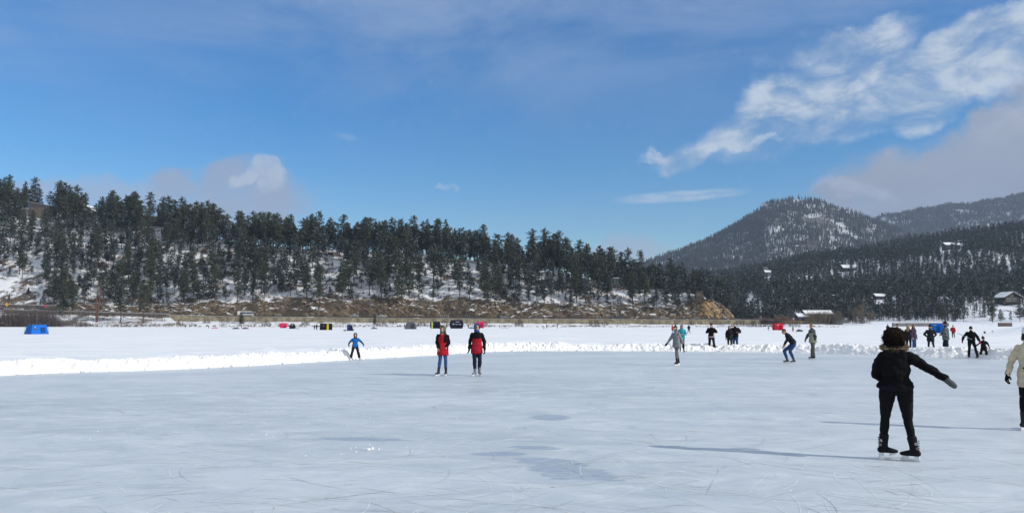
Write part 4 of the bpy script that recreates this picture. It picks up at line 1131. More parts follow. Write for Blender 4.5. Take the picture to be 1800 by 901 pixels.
    if features:
        for s_ in (1, -1):
            bm = bmesh.new(); ell(bm, hp(.030 * s_, -.078, .012), (.011 * hs, .009 * hs, .007 * hs), HM, 1); link('eye', bm_mesh('eye', bm), plain('eye', (.02, .015, .012), .3), root)
        bm = bmesh.new(); ell(bm, hp(0, -.087, -.052), (.022 * hs, .009 * hs, .006 * hs), HM, 1); link('mouth', bm_mesh('mouth', bm), plain('lips', (.35, .12, .10), .5), root)
    # --- trousers
    bm = bmesh.new(); loft(bm, [(J['pel'] - Vector((0, 0, .07 * k)), (.14 * hipw + tb) * k, (.105 + tb) * k), (J['pel'], (.165 * hipw + tb) * k, (.118 + tb) * k), (J['wst'], (.138 + tb * .6) * k, (.105 + tb * .5) * k)], 14, side=upx, cap=.2)
    for q in 'ab':
        limb(bm, J['hip' + q] + Vector((0, 0, -.01)), J['kn' + q], (.09 * hipw + tb) * k, (.056 + tb) * k, (.082 * hipw + tb) * k)
        e_ = J['an' + q] + (J['kn' + q] - J['an' + q]).normalized() * (.10 if tflare < .01 else .02) * k
        limb(bm, J['kn' + q], e_, (.058 + tb) * k, (.044 + tb + tflare) * k, (.058 + tb + tflare * .4) * k)
    solid('trousers', bm, vox, fabric(trousers, 'trouser_cloth'), root, amp=.006 + tb * .35, freq=8, seed=px)
    # --- jacket
    if jacket:
        jm = [fabric(c, 'jacket_cloth') for c in (jacket if isinstance(jacket[0], (tuple, list)) else [jacket])]
        bm = bmesh.new(); torso(bm, jb, jhem, jflare)
        for q in 'ab':
            limb(bm, J['sh' + q], J['el' + q], (.048 + jb * .7) * k, (.044 + jb * .6) * k, (.05 + jb * .75) * k); e_ = J['wr' + q] + (J['wr' + q] - J['el' + q]).normalized() * .01
            limb(bm, J['el' + q], e_, (.046 + jb * .65) * k, (.034 + jb * .45) * k)
        fm = None
        if jfm:
            def fm(c):
                v = Vector(c) - Vector((0, 0, lift)); v /= k
                dm = 9
                for q in 'ab':
                    for a_, b2 in (('sh', 'el'), ('el', 'wr')):
                        A = (J[a_ + q] - Vector((0, 0, lift))) / k; B = (J[b2 + q] - Vector((0, 0, lift))) / k
                        tt = max(0, min(1, (v - A).dot(B - A) / ((B - A).length_squared + 1e-9))); dm = min(dm, (v - A - (B - A) * tt).length)
                return jfm(v, dm)
        solid('jacket', bm, vox, jm, root, amp=.014 + jb * .22, freq=7, fm=fm, seed=px * 1.3)
        # collar
        bm = bmesh.new(); loft(bm, [(J['nkb'] - (J['nkt'] - J['nkb']) * .4, .085 * k, .08 * k), (J['nkb'] + (J['nkt'] - J['nkb']) * .7, .072 * k, .07 * k)], 12, side=upx, cap=.1)
        solid('collar', bm, vox, jm[-1] if len(jm) > 1 else jm[0], root, smooth=1)
    # --- boots or skates
    bmt = plain('boot_leather', boots, .7, .15, 12, spec=.15)
    for s_, q in ((1, 'a'), (-1, 'b')):
        an = J['an' + q]; ta = R(toes[0] if s_ > 0 else toes[1]); td = Vector((math.sin(ta), -math.cos(ta), 0)); tc_ = Vector((-td.y, td.x, 0))
        shin = (J['kn' + q] - an).normalized(); w_ = bootw * k
        bm = bmesh.new()
        loft(bm, [(an + shin * .17 * k, .056 * w_, .062 * w_), (an + shin * .05 * k, .048 * w_, .055 * w_), (an - Vector((0, 0, .03 * k)), .045 * w_, .058 * w_)], 12, side=tc_)
        loft(bm, [(an - td * .055 * k - Vector((0, 0, .045 * k)), .038 * w_, .040 * w_), (an + td * .04 * k - Vector((0, 0, .045 * k)), .042 * w_, .042 * w_), (an + td * .12 * k - Vector((0, 0, .058 * k)), .046 * w_, .032 * w_), (an + td * .18 * k - Vector((0, 0, .066 * k)), .036 * w_, .022 * w_)], 12, side=tc_)
        bo = solid('skate_boot' if skates else 'boot', bm, vox * .8, bmt, root, smooth=2)
        if skates:
            bm = bmesh.new(); A = Matrix.Translation(an + td * .055 * k - Vector((0, 0, an.z))) @ Matrix(((td.x, tc_.x, 0, 0), (td.y, tc_.y, 0, 0), (0, 0, 1, 0), (0, 0, 0, 1)))
            zl = an.z - .085 * k
            prism(bm, [(-.125 * k, .022), (-.13 * k, .006), (-.11 * k, .0), (.12 * k, .0), (.145 * k, .012), (.15 * k, .03), (.12 * k, .024)], -.0025, .0025, A)
            bl = link('blade', bm_mesh('blade', bm, False), BLADE, bo)
            bm = bmesh.new()
            prism(bm, [(-.12 * k, .02), (.13 * k, .022), (.12 * k, .034), (.10 * k, zl + .01), (.03 * k, zl + .01), (.02 * k, .036), (-.05 * k, .036), (-.06 * k, zl + .01), (-.12 * k, zl + .01)], -.008, .008, A)
            link('blade_holder', bm_mesh('blade_holder', bm, False), BLADEW, bo)
    # --- gloves
    if gloves:
        for s_, q in ((1, 'a'), (-1, 'b')):
            bm = bmesh.new(); wr = J['wr' + q]; hd_ = (J['hn' + q] - wr).normalized(); thv = Vector((-.3 * s_, -1, .1))
            if abs(hd_.dot(thv.normalized())) > .9: thv = Vector((-s_, 0, .3))
            if mitt:
                loft(bm, [(wr - hd_ * .06 * k, .044 * k, .042 * k), (wr + hd_ * .03 * k, .052 * k, .042 * k), (wr + hd_ * .11 * k, .060 * k, .044 * k), (wr + hd_ * .16 * k, .044 * k, .036 * k)], 12, side=thv)
                th2 = (thv - hd_ * thv.dot(hd_)).normalized(); limb(bm, wr + hd_ * .03 * k + th2 * .02 * k, wr + hd_ * .09 * k + th2 * .065 * k, .022 * k, .016 * k)
            else:
                hand(bm, wr, hd_, k * 1.15, thv, .6, 1.3, .006); loft(bm, [(wr - hd_ * .06 * k, .040 * k, .038 * k), (wr + hd_ * .01 * k, .036 * k, .032 * k)], 10)
            solid('mitten' if mitt else 'glove', bm, vox * .55, fabric(gloves, 'glove_cloth'), root, smooth=1)
    # --- hair
    hm = plain('hair', haircol, .8, .35, 30, .5)
    if hair in ('short', 'long', 'bob'):
        bm = bmesh.new()
        ell(bm, hp(0, .022, .035), (.083 * hs, .096 * hs, .098 * hs), HM)
        if hair == 'long':
            loft(bm, [(hp(0, .05, .03), .085 * hs, .06 * hs), (hp(0, .085, -.12), .095 * hs, .045 * hs), (hp(0, .12, -.26), .10 * hs, .045 * hs), (hp(0, .135, -.38), .07 * hs, .03 * hs)], 12, side=HM @ Vector((1, 0, 0)))
            for s_ in (1, -1): loft(bm, [(hp(.07 * s_, .0, .02), .02 * hs, .04 * hs), (hp(.085 * s_, -.01, -.12), .025 * hs, .035 * hs), (hp(.08 * s_, -.05, -.25), .02 * hs, .03 * hs)], 8)
        if hair == 'bob':
            for s_ in (1, -1): loft(bm, [(hp(.07 * s_, .02, .02), .022 * hs, .05 * hs), (hp(.078 * s_, .01, -.10), .025 * hs, .045 * hs)], 8)
        o_ = solid('hair', bm, vox * .8, hm, root, amp=.012, freq=26, smooth=1)
    # --- headgear
    if hat:
        hc = [fabric(c, 'hat_cloth') for c in (hatcol if isinstance(hatcol[0], (tuple, list)) else [hatcol])]
        bm = bmesh.new()
        if hat == 'beanie':
            ell(bm, hp(0, .015, .055), (.092 * hs, .108 * hs, .098 * hs), HM); loft(bm, [(hp(0, .012, .012), .092 * hs, .108 * hs), (hp(0, .012, .05), .094 * hs, .11 * hs)], 16, side=HM @ Vector((1, 0, 0)), cap=.1)
            nm = 'hat'
        elif hat == 'pom':
            ell(bm, hp(0, .015, .055), (.092 * hs, .108 * hs, .098 * hs), HM); loft(bm, [(hp(0, .012, .012), .094 * hs, .11 * hs), (hp(0, .012, .05), .096 * hs, .112 * hs)], 16, side=HM @ Vector((1, 0, 0)), cap=.1); ell(bm, hp(0, .03, .17), (.035 * hs,) * 3)
            nm = 'hat'
        elif hat == 'cap':
            ell(bm, hp(0, .015, .05), (.086 * hs, .104 * hs, .085 * hs), HM); loft(bm, [(hp(0, -.07, .045), .06 * hs, .012 * hs), (hp(0, -.16, .035), .05 * hs, .008 * hs)], 10, side=HM @ Vector((1, 0, 0)))
            nm = 'cap'
        elif hat == 'hood':
            # a cowl open at the face
            bm.free(); bm = bmesh.new()
            for i_ in range(9):
                a = R(-8 + i_ * 24.5)
            ell(bm, hp(0, .045, .03), (.112 * hs, .105 * hs, .112 * hs), HM)
            loft(bm, [(hp(0, .055, -.0), .10 * hs, .085 * hs), (hp(0, .05, -.10), .092 * hs, .08 * hs), (hp(0, .02, -.16), .10 * hs, .09 * hs)], 14, side=HM @ Vector((1, 0, 0)))
            for i_ in range(24):
                a = 2 * PI * i_ / 24; c = hp(.088 * math.sin(a), -.035, .015 + .115 * math.cos(a)); ell(bm, c, (.022 * hs, .04 * hs, .022 * hs), HM, 1)
            nm = 'hood'
        fmh = (lambda c: 1 if (HM.transposed() @ (Vector(c) - HC)).z < .05 * hs else 0) if len(hc) > 1 else None
        if nm: solid(nm, bm, vox * .8, hc, root, amp=.004, freq=20, smooth=2, fm=fmh)
    if scarf:
        bm = bmesh.new()
        for i_ in range(14):
            a = 2 * PI * i_ / 14; ell(bm, J['nkt'] + Vector((.075 * math.cos(a), .075 * math.sin(a) - .01, -.01 + .01 * math.sin(3 * a))) * k, (.035 * k, .035 * k, .042 * k), None, 1)
        solid('scarf', bm, vox * .8, fabric(scarf, 'scarf_cloth'), root, amp=.006, freq=20)
    root['_j'] = 0
    del root['_j']
    return root, J, hp, k, HM

BLK = (0.005, 0.005, 0.0065); NAVY = (0.012, 0.018, 0.035); JEAN = (0.035, 0.075, 0.19); RED = (0.34, 0.012, 0.022)
# 1 foreground woman, seen from behind
FG = on_z(1580, 808)
w1, J1, hp1, k1, HM1 = person('curly-haired woman in black with fur-trimmed hood, one arm held out, large in the foreground', 0, 0, 1.66, face=180, base=Vector((FG.x, FG.y, 0)), vox=.010,
    jacket=(.0035, .0035, .0045), jhem=.93, jb=.040, trousers=(.006, .006, .007), tb=.004, hipw=1.22, gloves=(.075, .085, .09), mitt=True, toes=(-70, 70), boots=(.007, .007, .010), bootw=1.08,
    pose={'ana': (-.19, .03, .115), 'anb': (.20, -.03, .10), 'kna': (-.155, -.02, .50), 'knb': (.135, .0, .49),
          'elb': (.395, -.03, 1.23), 'wrb': (.605, -.08, 1.09), 'hnb': (.71, -.12, 1.0), 'ela': (-.265, .03, 1.12), 'wra': (-.12, .22, 1.03), 'hna': (.0, .25, 1.0)})
hm = plain('curly_hair', (0.014, 0.008, 0.006), .85, .3, 30, .4, spec=.08)
bm = bmesh.new(); rr_ = random.Random(3)
ell(bm, hp1(0, .03, .04), (.134, .126, .134))
for i_ in range(150):
    a = rr_.uniform(0, 2 * PI); e_ = rr_.uniform(-.9, 1.2); r_ = rr_.uniform(.108, .132) * (1 if e_ < .8 else .86)
    v = Vector((math.cos(a) * math.cos(e_) * r_ * 1.05, abs(math.sin(a)) * math.cos(e_) * r_ if rr_.random() < .8 else -.03, math.sin(e_) * r_ * 1.12 - .01)); ell(bm, hp1(v.x, v.y + .02, v.z + .03), (rr_.uniform(.02, .035),) * 3, None, 1)
ho_ = solid('hair', bm, .008, hm, w1, amp=.012, freq=40, smooth=1)
bm = bmesh.new()
for i_ in range(620):
    a = rr_.uniform(0, 2 * PI); e_ = rr_.uniform(-1.1, 1.4); dr = Vector((math.cos(a) * math.cos(e_), abs(math.sin(a)) * math.cos(e_) - .15, math.sin(e_)))
    c = Vector((0, .03, .035)) + dr * .115; w_ = Vector((rr_.gauss(0, 1), rr_.gauss(0, 1), rr_.gauss(0, 1))).normalized() * .016
    L = rr_.uniform(.03, .062); pts = []
    u2 = dr.cross(w_).normalized() * .014
    for q in range(7): t_ = q / 6; ph = t_ * 7 + a; s3 = c + dr * L * t_ + w_ * math.sin(ph) + u2 * math.cos(ph) + Vector((0, 0, -.03 * t_ * t_)); pts.append(hp1(*s3))
    tube(bm, pts, [.0045, .0042, .004, .0036, .003, .0025, .0015], 4)
link('curls', bm_mesh('curls', bm), hm, ho_)
# fur trim of the lowered hood
fur = plain('fur_trim', (0.20, 0.145, 0.08), .95, .45, 40, .5)
bm = bmesh.new(); fb = bmesh.new()
NB = J1['nkb'] + Vector((0, .03, .035))
jk = next(c for c in w1.children if c.name.startswith('jacket'))
for i_ in range(44):
    a = PI * (-.12 + 1.24 * i_ / 43); c = NB + Vector((math.cos(a) * .148, math.sin(a) * .10 + .0, .012 - .035 * math.sin(a)))
    ell(bm, c, (.028, .03, .026), None, 1)
    for j_ in range(34):
        dr = Vector((rr_.gauss(0, 1), rr_.gauss(0, 1), rr_.gauss(0, 1))).normalized(); tube(fb, [c + dr * .022, c + dr * rr_.uniform(.035, .052) + Vector((0, 0, -.006))], [.0022, .0006], 3)
ht = solid('hood_trim', bm, .01, fur, w1, amp=.01, freq=60, smooth=1)
link('fur', bm_mesh('fur', fb, False), fur, ht)
bm = bmesh.new(); loft(bm, [(NB + Vector((0, .03, -.11)), .15, .075), (NB + Vector((0, .05, -.04)), .15, .085), (NB + Vector((0, .02, .0)), .12, .08)], 16, cap=.4)
solid('lowered_hood', bm, .012, fabric(BLK, 'jacket_cloth'), w1, amp=.008)
# padded hem and cuff bands
bm = bmesh.new(); loft(bm, [(J1['pel'] + Vector((0, 0, -.035)), .222 * k1, .165 * k1), (J1['pel'] + Vector((0, 0, .02)), .226 * k1, .168 * k1)], 20, cap=.15)
solid('waistband', bm, .012, fabric((.008, .008, .010), 'band'), w1, amp=.004, freq=30)
# buckles on her skate boots
for bo in [c for c in w1.children if c.name.startswith('skate_boot')]:
    q = 'a' if sum(v.co.x for v in bo.data.vertices) > 0 else 'b'; an = J1['an' + q]; sg = 1 if q == 'a' else -1
    for (off, zz, m_) in (((.02, .055), .09, (.35, .34, .34)), ((.035, .055), .03, (.20, .12, .13))):
        bm = bmesh.new(); c = an + Vector((sg * off[0], off[1], zz * k1)); q2 = bmesh.ops.create_cone(bm, cap_ends=True, segments=14, radius1=.020, radius2=.017, depth=.012)
        bmesh.ops.transform(bm, matrix=Matrix.Translation(c) @ Matrix.Rotation(PI / 2, 4, 'X'), verts=q2['verts']); link('buckle', bm_mesh('buckle', bm, False), plain('buckle', m_, .4), bo)
        for ax in (0, 1):
            pass
    bm = bmesh.new()
    for zz in (.0, .035, .065, .1, .13):
        c = an + Vector((sg * .05, .02, zz * k1 - .01)); tube(bm, [c + Vector((0, .045, .0)), c + Vector((sg * .012, 0, .012)), c + Vector((0, -.045, 0))], .0045, 5)
    link('strap', bm_mesh('strap', bm), plain('strap', (.05, .05, .055), .5), bo)

# 2 woman in cream coat cut by the right edge
CB = on_z(1816, 757)
w2, J2, hp2, k2, HM2 = person('woman in cream coat and white knit hat cut off by the right edge, black gloves', 0, 0, 1.70, face=172, base=Vector((CB.x, CB.y, 0)), vox=.011, jacket=(.50, .43, .30), jhem=.70, jb=.022, jflare=.02,
    trousers=BLK, tb=.004, gloves=BLK, hat='beanie', hatcol=(.62, .64, .66), hair='bob', haircol=(.02, .014, .012), toes=(-40, 25), boots=(.02, .02, .025),
    pose={'ana': (-.125, -.03, .09), 'kna': (-.12, .0, .50), 'ela': (-.265, .02, 1.13), 'wra': (-.33, -.02, .915), 'hna': (-.36, -.03, .76), 'anb': (.15, .25, .2), 'knb': (.12, .05, .52)})
bm = bmesh.new(); bo_ = bmesh.new(); tube(bm, [J2['wra'] + Vector((.04, .0, .01)), J2['wra'] + Vector((-.03, .04, .0)), J2['wra'] + Vector((-.03, -.04, .0))], .012, 6); bo_.free()
link('cuff', bm_mesh('cuff', bm), fabric((.05, .05, .06), 'cuff'), w2)

# 3 child
person('small child in bright blue jacket and black snow trousers, arms out, by the left bank', 624, 632, 1.24, face=0, vox=.012, head_s=1.28, jacket=((.012, .115, .36), (.03, .04, .055)), jhem=.84, jb=.045, jflare=.01,
    jfm=lambda v, dm: 1 if (dm < .085 and v.z < 1.22) else 0, trousers=(.012, .012, .014), tb=.032, tflare=.02, gloves=(.03, .03, .03), mitt=True, hat='hood', hatcol=(.015, .018, .03), features=True, boots=(.45, .46, .48), toes=(25, -25),
    pose={'ana': (.30, .0, .09), 'anb': (-.28, 0, .09), 'kna': (.20, -.02, .50), 'knb': (-.19, -.02, .50), 'ela': (.37, .02, 1.22), 'wra': (.53, -.03, 1.03), 'elb': (-.34, .02, 1.20), 'wrb': (-.45, -.05, 1.0), 'hnb': (-.42, -.07, .84), 'hna': (.6, -.05, .88)})
# 4 and 5 pair in red and black
person('woman in long red and black coat with olive hood, hands in pockets', 778, 660, 1.69, face=-4, vox=.012, jacket=(RED, BLK), jhem=.68, jb=.026, jflare=.03, headyaw=-18,
    jfm=lambda v, dm: 1 if (dm < .088 or (v.z > 1.12 and v.x > .03 and v.z < 1.5) or (v.z > 1.36 and abs(v.x) > .1)) else 0, trousers=JEAN, tb=.006, hat='hood', hatcol=(.17, .155, .115), hair='long', haircol=(.035, .02, .015), features=True,
    boots=(.03, .03, .05), toes=(-8, -30), pose={'ana': (.12, .02, .09), 'anb': (-.15, -.02, .09), 'kna': (.10, -.02, .50), 'knb': (-.09, -.02, .50), 'ela': (.225, .05, 1.12), 'wra': (.16, -.13, .98), 'elb': (-.22, .05, 1.12), 'wrb': (-.17, -.10, .94), 'hna': (.09, -.10, .86), 'hnb': (-.12, -.09, .82)})
person('young man in red jacket with black shoulders and blue hood, beside the olive-hooded woman', 838, 660, 1.75, face=6, vox=.012, jacket=(RED, BLK), jhem=.72, jb=.028, jflare=.012, lean=2, headyaw=8,
    jfm=lambda v, dm: 1 if (dm < .088 or v.z > 1.22) else 0, trousers=(.010, .016, .032), tb=.014, gloves=BLK, hat='hood', hatcol=(.03, .07, .22), hair='short', haircol=(.02, .015, .012), features=True,
    boots=(.16, .17, .19), toes=(10, -35), pose={'ana': (.09, .0, .09), 'anb': (-.06, -.04, .09), 'kna': (.10, -.02, .50), 'knb': (-.075, -.02, .50), 'ela': (.255, .03, 1.12), 'wra': (.27, -.04, .86), 'elb': (-.24, .03, 1.13), 'wrb': (-.265, -.03, .88)})
# 6 grey coat skater
person('skater in grey coat and leggings with cream headband and black mittens, gliding left', 1190, 642, 1.65, face=-48, vox=.013, jacket=((.20, .21, .225),), jhem=.78, jb=.035, jflare=.02,
    trousers=(.13, .135, .15), tb=.006, gloves=BLK, mitt=True, hat='pom', hatcol=((.05, .03, .03), (.50, .45, .36)), hair='bob', haircol=(.05, .03, .02), scarf=(.16, .24, .20), features=True, lean=4,
    pose={'ana': (.0, -.02, .09), 'kna': (-.02, -.02, .50), 'anb': (.07, .14, .13), 'knb': (.02, .06, .50), 'elb': (-.27, -.04, 1.15), 'wrb': (-.40, -.08, .97), 'hnb': (-.50, -.1, .85), 'ela': (.20, -.02, 1.15), 'wra': (.29, -.04, .88), 'hna': (.31, -.05, .72)})
# 7 teal
person('woman in teal jacket and knit hat standing behind the grey-coated skater', 1199, 619, 1.68, face=8, vox=.014, jacket=(.03, .26, .33), jhem=.80, jb=.035, trousers=(.14, .15, .17), tb=.005,
    hat='beanie', hatcol=(.12, .17, .25), hair='long', haircol=(.22, .17, .12), features=True, headpitch=12, boots=(.1, .1, .11), pose={'ela': (.27, .0, 1.13), 'wra': (.06, -.22, 1.08), 'elb': (-.26, .0, 1.13), 'wrb': (-.05, -.22, 1.06), 'hna': (-.02, -.26, 1.12), 'hnb': (.02, -.26, 1.1)})
# 8, 9 far
person('distant person in dark red coat on the lake behind the grey-coated skater', 1182, 585.6, 1.68, face=90, skates=False, vox=.03, z=.0, jacket=(.25, .015, .02), jhem=.6, jb=.05, trousers=(.03, .02, .02), hair='short')
person('distant person in navy jacket with legs apart on the lake right of the teal jacket', 1211, 586, 1.65, face=150, skates=False, vox=.03, jacket=(.015, .03, .075), jhem=.85, jb=.05, trousers=(.012, .016, .03), hat='beanie', hatcol=(.45, .42, .4),
    pose={'ana': (.22, 0, .09), 'anb': (-.22, 0, .09), 'kna': (.16, 0, .5), 'knb': (-.16, 0, .5)})
# 10
person('man in black jacket with pale hem and dark red hat, arms folded, back turned', 1251, 617, 1.78, face=168, vox=.014, jacket=(BLK, (.38, .26, .28)), jhem=.84, jb=.045,
    jfm=lambda v, dm: 1 if (v.z < .90 and dm > .1 or (v.z < 1.1 and v.x < -.16 and dm > .1)) else 0, trousers=(.014, .014, .018), tb=.02, tflare=.01, hat='beanie', hatcol=(.13, .03, .03), gloves=None,
    boots=(.03, .03, .035), toes=(-30, 40), pose={'ela': (-.30, .0, 1.14), 'wra': (-.08, .24, 1.2), 'hna': (.06, .26, 1.22), 'elb': (.33, .0, 1.16), 'wrb': (.10, .24, 1.2), 'hnb': (-.04, .28, 1.22), 'anb': (.2, 0, .09), 'knb': (.14, 0, .5), 'ana': (-.16, 0, .09), 'kna': (-.12, 0, .5)})
# 11 couple
person('woman in short black coat and black leggings leaning against the man in blue jeans', 1283, 617, 1.62, face=10, vox=.014, jacket=(.014, .014, .015), jhem=.75, jb=.025, trousers=BLK, tb=.004, hair='long', haircol=(.03, .02, .015), features=True, gloves=(.08, .07, .06),
    pose={'ana': (.10, .0, .09), 'anb': (-.10, 0, .09), 'ela': (.25, .0, 1.15), 'wra': (.14, -.18, 1.02)})
person('tall man in black jacket and blue jeans with his arm round the woman in black', 1293, 616.5, 1.80, face=-14, vox=.014, jacket=(.010, .011, .014), jhem=.82, jb=.045, trousers=(.03, .07, .17), tb=.02, tflare=.01, hair='short', haircol=(.03, .02, .016), features=True, boots=(.06, .06, .07),
    pose={'ela': (.32, .02, 1.15), 'wra': (.18, -.20, 1.12), 'hna': (.05, -.22, 1.12), 'elb': (-.28, .05, 1.18), 'wrb': (-.34, -.10, 1.02)})
# 12 bending man
person('man bending forward over his knees in black jacket and blue jeans, skating left', 1390, 638, 1.76, face=-80, vox=.013, jacket=(.012, .014, .018), jhem=.90, jb=.035, trousers=(.025, .065, .17), tb=.016, lean=36, headpitch=-14,
    hair='short', haircol=(.06, .035, .02), features=True, boots=(.08, .08, .08), toes=(6, -4),
    pose={'pel': (.14, 0, .84), 'kna': (-.02, -.12, .50), 'ana': (.14, -.10, .09), 'knb': (-.27, .10, .50), 'anb': (-.14, .10, .09), 'ela': (-.10, -.20, 1.02), 'wra': (-.22, -.16, .80), 'hna': (-.27, -.12, .66), 'elb': (-.12, .2, 1.0), 'wrb': (-.26, .16, .78), 'hnb': (-.3, .12, .64)})
# 13
person('man in khaki jacket with dark grey shoulders, gliding left beside the bending man', 1430, 631, 1.75, face=-128, vox=.013, jacket=((.24, .245, .17), (.05, .055, .06)), jhem=.80, jb=.05, jflare=.01,
    jfm=lambda v, dm: 1 if (v.z > 1.26 or dm < .085) else 0, trousers=(.095, .10, .10), tb=.02, tflare=.01, hair='short', haircol=(.28, .18, .10), boots=(.02, .02, .02), lean=6, headpitch=8,
    pose={'ana': (.02, .0, .09), 'kna': (.0, 0, .5), 'anb': (-.06, .05, .09), 'knb': (-.04, .05, .5), 'elb': (-.24, .0, 1.16), 'wrb': (-.35, .0, .93), 'hnb': (-.38, .0, .77), 'ela': (.12, -.1, 1.12), 'wra': (.1, -.12, .95)}, toes=(40, 40))
# 14 far kids
person('distant child in dark top and red snow trousers right of the red square shelter', 1394, 583, 1.25, face=60, skates=False, vox=.03, head_s=1.2, jacket=(.02, .02, .03), jhem=.9, jb=.05, trousers=(.35, .02, .04), tb=.04, hat='beanie',
    pose={'ana': (.2, 0, .09), 'anb': (-.2, 0, .09), 'kna': (.15, 0, .5), 'knb': (-.15, 0, .5)})
person('distant child in white trousers standing left of the red square shelter', 1351, 582.6, 1.2, face=20, skates=False, vox=.03, head_s=1.2, jacket=(.05, .05, .06), jhem=.95, jb=.04, trousers=(.6, .6, .6), tb=.03, hat='beanie')
# 15 cluster behind the foreground woman
person('distant dark figure on the lake left of the foreground woman\'s curly hair', 1561, 586, 1.7, face=160, skates=False, vox=.03, jacket=(.02, .02, .025), jhem=.75, jb=.05, trousers=(.02, .02, .02), hat='beanie')
person('brown-haired person mostly hidden behind the curly hair of the foreground woman', 1579, 615, 1.74, face=175, vox=.016, jacket=(.05, .03, .03), jhem=.8, jb=.04, hair='short', haircol=(.09, .055, .035))
person('girl in dark coat with long ginger-blond hair, just right of the curly-haired woman', 1598, 617, 1.66, face=172, vox=.014, jacket=(.022, .018, .02), jhem=.78, jb=.03, hair='long', haircol=(.30, .17, .06), trousers=BLK, headyaw=-20)
person('brown-haired woman in plaid jacket and blue jeans beside the ginger-blond girl', 1607.5, 618, 1.70, face=60, vox=.014, jacket=((.025, .03, .06), (.09, .05, .08)), jhem=.80, jb=.035, jfm=lambda v, dm: int((math.floor(v.z * 22) + math.floor((v.x + v.y) * 18)) % 2), hair='long', haircol=(.12, .07, .04), trousers=(.025, .06, .15), tb=.01)
# 16
person('woman in black parka with hands in pockets, back turned, left of the camouflage jacket', 1637, 622.5, 1.68, face=184, vox=.014, jacket=(.016, .016, .022), jhem=.74, jb=.035, jflare=.01, trousers=(.02, .025, .035), tb=.004, hat='beanie', hatcol=(.012, .012, .014), scarf=(.20, .17, .14), boots=(.12, .12, .125),
    pose={'ela': (-.33, .02, 1.15), 'wra': (-.18, .18, 1.0), 'elb': (.31, .02, 1.15), 'wrb': (.18, .18, 1.0), 'ana': (-.16, 0, .09), 'anb': (.19, 0, .09), 'kna': (-.12, 0, .5), 'knb': (.14, 0, .5)}, toes=(-30, 30))
# 17
person('tall man in grey camouflage jacket and black beanie standing sideways at the snow bank', 1664, 625, 1.85, face=-95, vox=.014, jacket=((.13, .15, .16), (.05, .06, .07)), jhem=.80, jb=.055, jfm=lambda v, dm: 1 if fnoise(v.x * 9, v.y * 9, v.z * 12, 2) > .05 else 0,
    trousers=(.014, .02, .035), tb=.035, tflare=.015, hat='pom', hatcol=(.012, .012, .014), scarf=(.02, .02, .03), toes=(0, 0), boots=(.02, .02, .02), features=True,
    pose={'ana': (.06, -.1, .09), 'kna': (.03, -.1, .5), 'anb': (-.12, .08, .09), 'knb': (-.08, .08, .5), 'elb': (-.12, .22, 1.15), 'wrb': (-.2, .1, 1.1), 'ela': (-.02, -.24, 1.12), 'wra': (-.2, -.14, 1.05)})
# 18
person('distant person in bright red jacket on the lake behind the camouflage jacket', 1676, 594.5, 1.6, face=170, skates=False, vox=.022, jacket=(.34, .02, .03), jhem=.82, jb=.06, trousers=(.03, .035, .05), hat='beanie', hatcol=(.16, .04, .05), pose={'ela': (-.3, 0, 1.15), 'wra': (-.2, -.15, 1.0)})
# 19, 20 pair
person('adult all in black with pink gloves, back turned, leading a small child by the hand', 1709, 630, 1.60, face=180, vox=.013, jacket=BLK, jhem=.86, jb=.05, trousers=(.010, .011, .014), tb=.014, tflare=.012, gloves=(.5, .03, .12), hat='beanie', hatcol=(.02, .02, .02), toes=(-25, 30),
    pose={'ana': (-.16, .0, .09), 'anb': (.27, .02, .09), 'kna': (-.12, 0, .5), 'knb': (.18, 0, .5), 'ela': (-.36, .02, 1.17), 'wra': (-.44, -.03, .96), 'hna': (-.47, -.05, .80), 'elb': (.30, .02, 1.14), 'wrb': (.40, -.02, .90), 'hnb': (.44, -.03, .76)})
person('small child all in black snow clothes with pink mittens beside the adult in black', 1730, 630, 1.03, face=172, vox=.012, head_s=1.35, jacket=(.012, .012, .014), jhem=.84, jb=.06, trousers=(.011, .011, .013), tb=.045, tflare=.01, gloves=(.5, .03, .12), mitt=True, hat='pom', hatcol=(.02, .02, .02), boots=(.3, .3, .3), headyaw=-40,
    pose={'ana': (-.28, 0, .09), 'anb': (.24, 0, .09), 'kna': (-.2, 0, .5), 'knb': (.17, 0, .5), 'ela': (-.34, .02, 1.2), 'wra': (-.52, .0, 1.06), 'elb': (.33, .02, 1.16), 'wrb': (.42, 0, .95)})
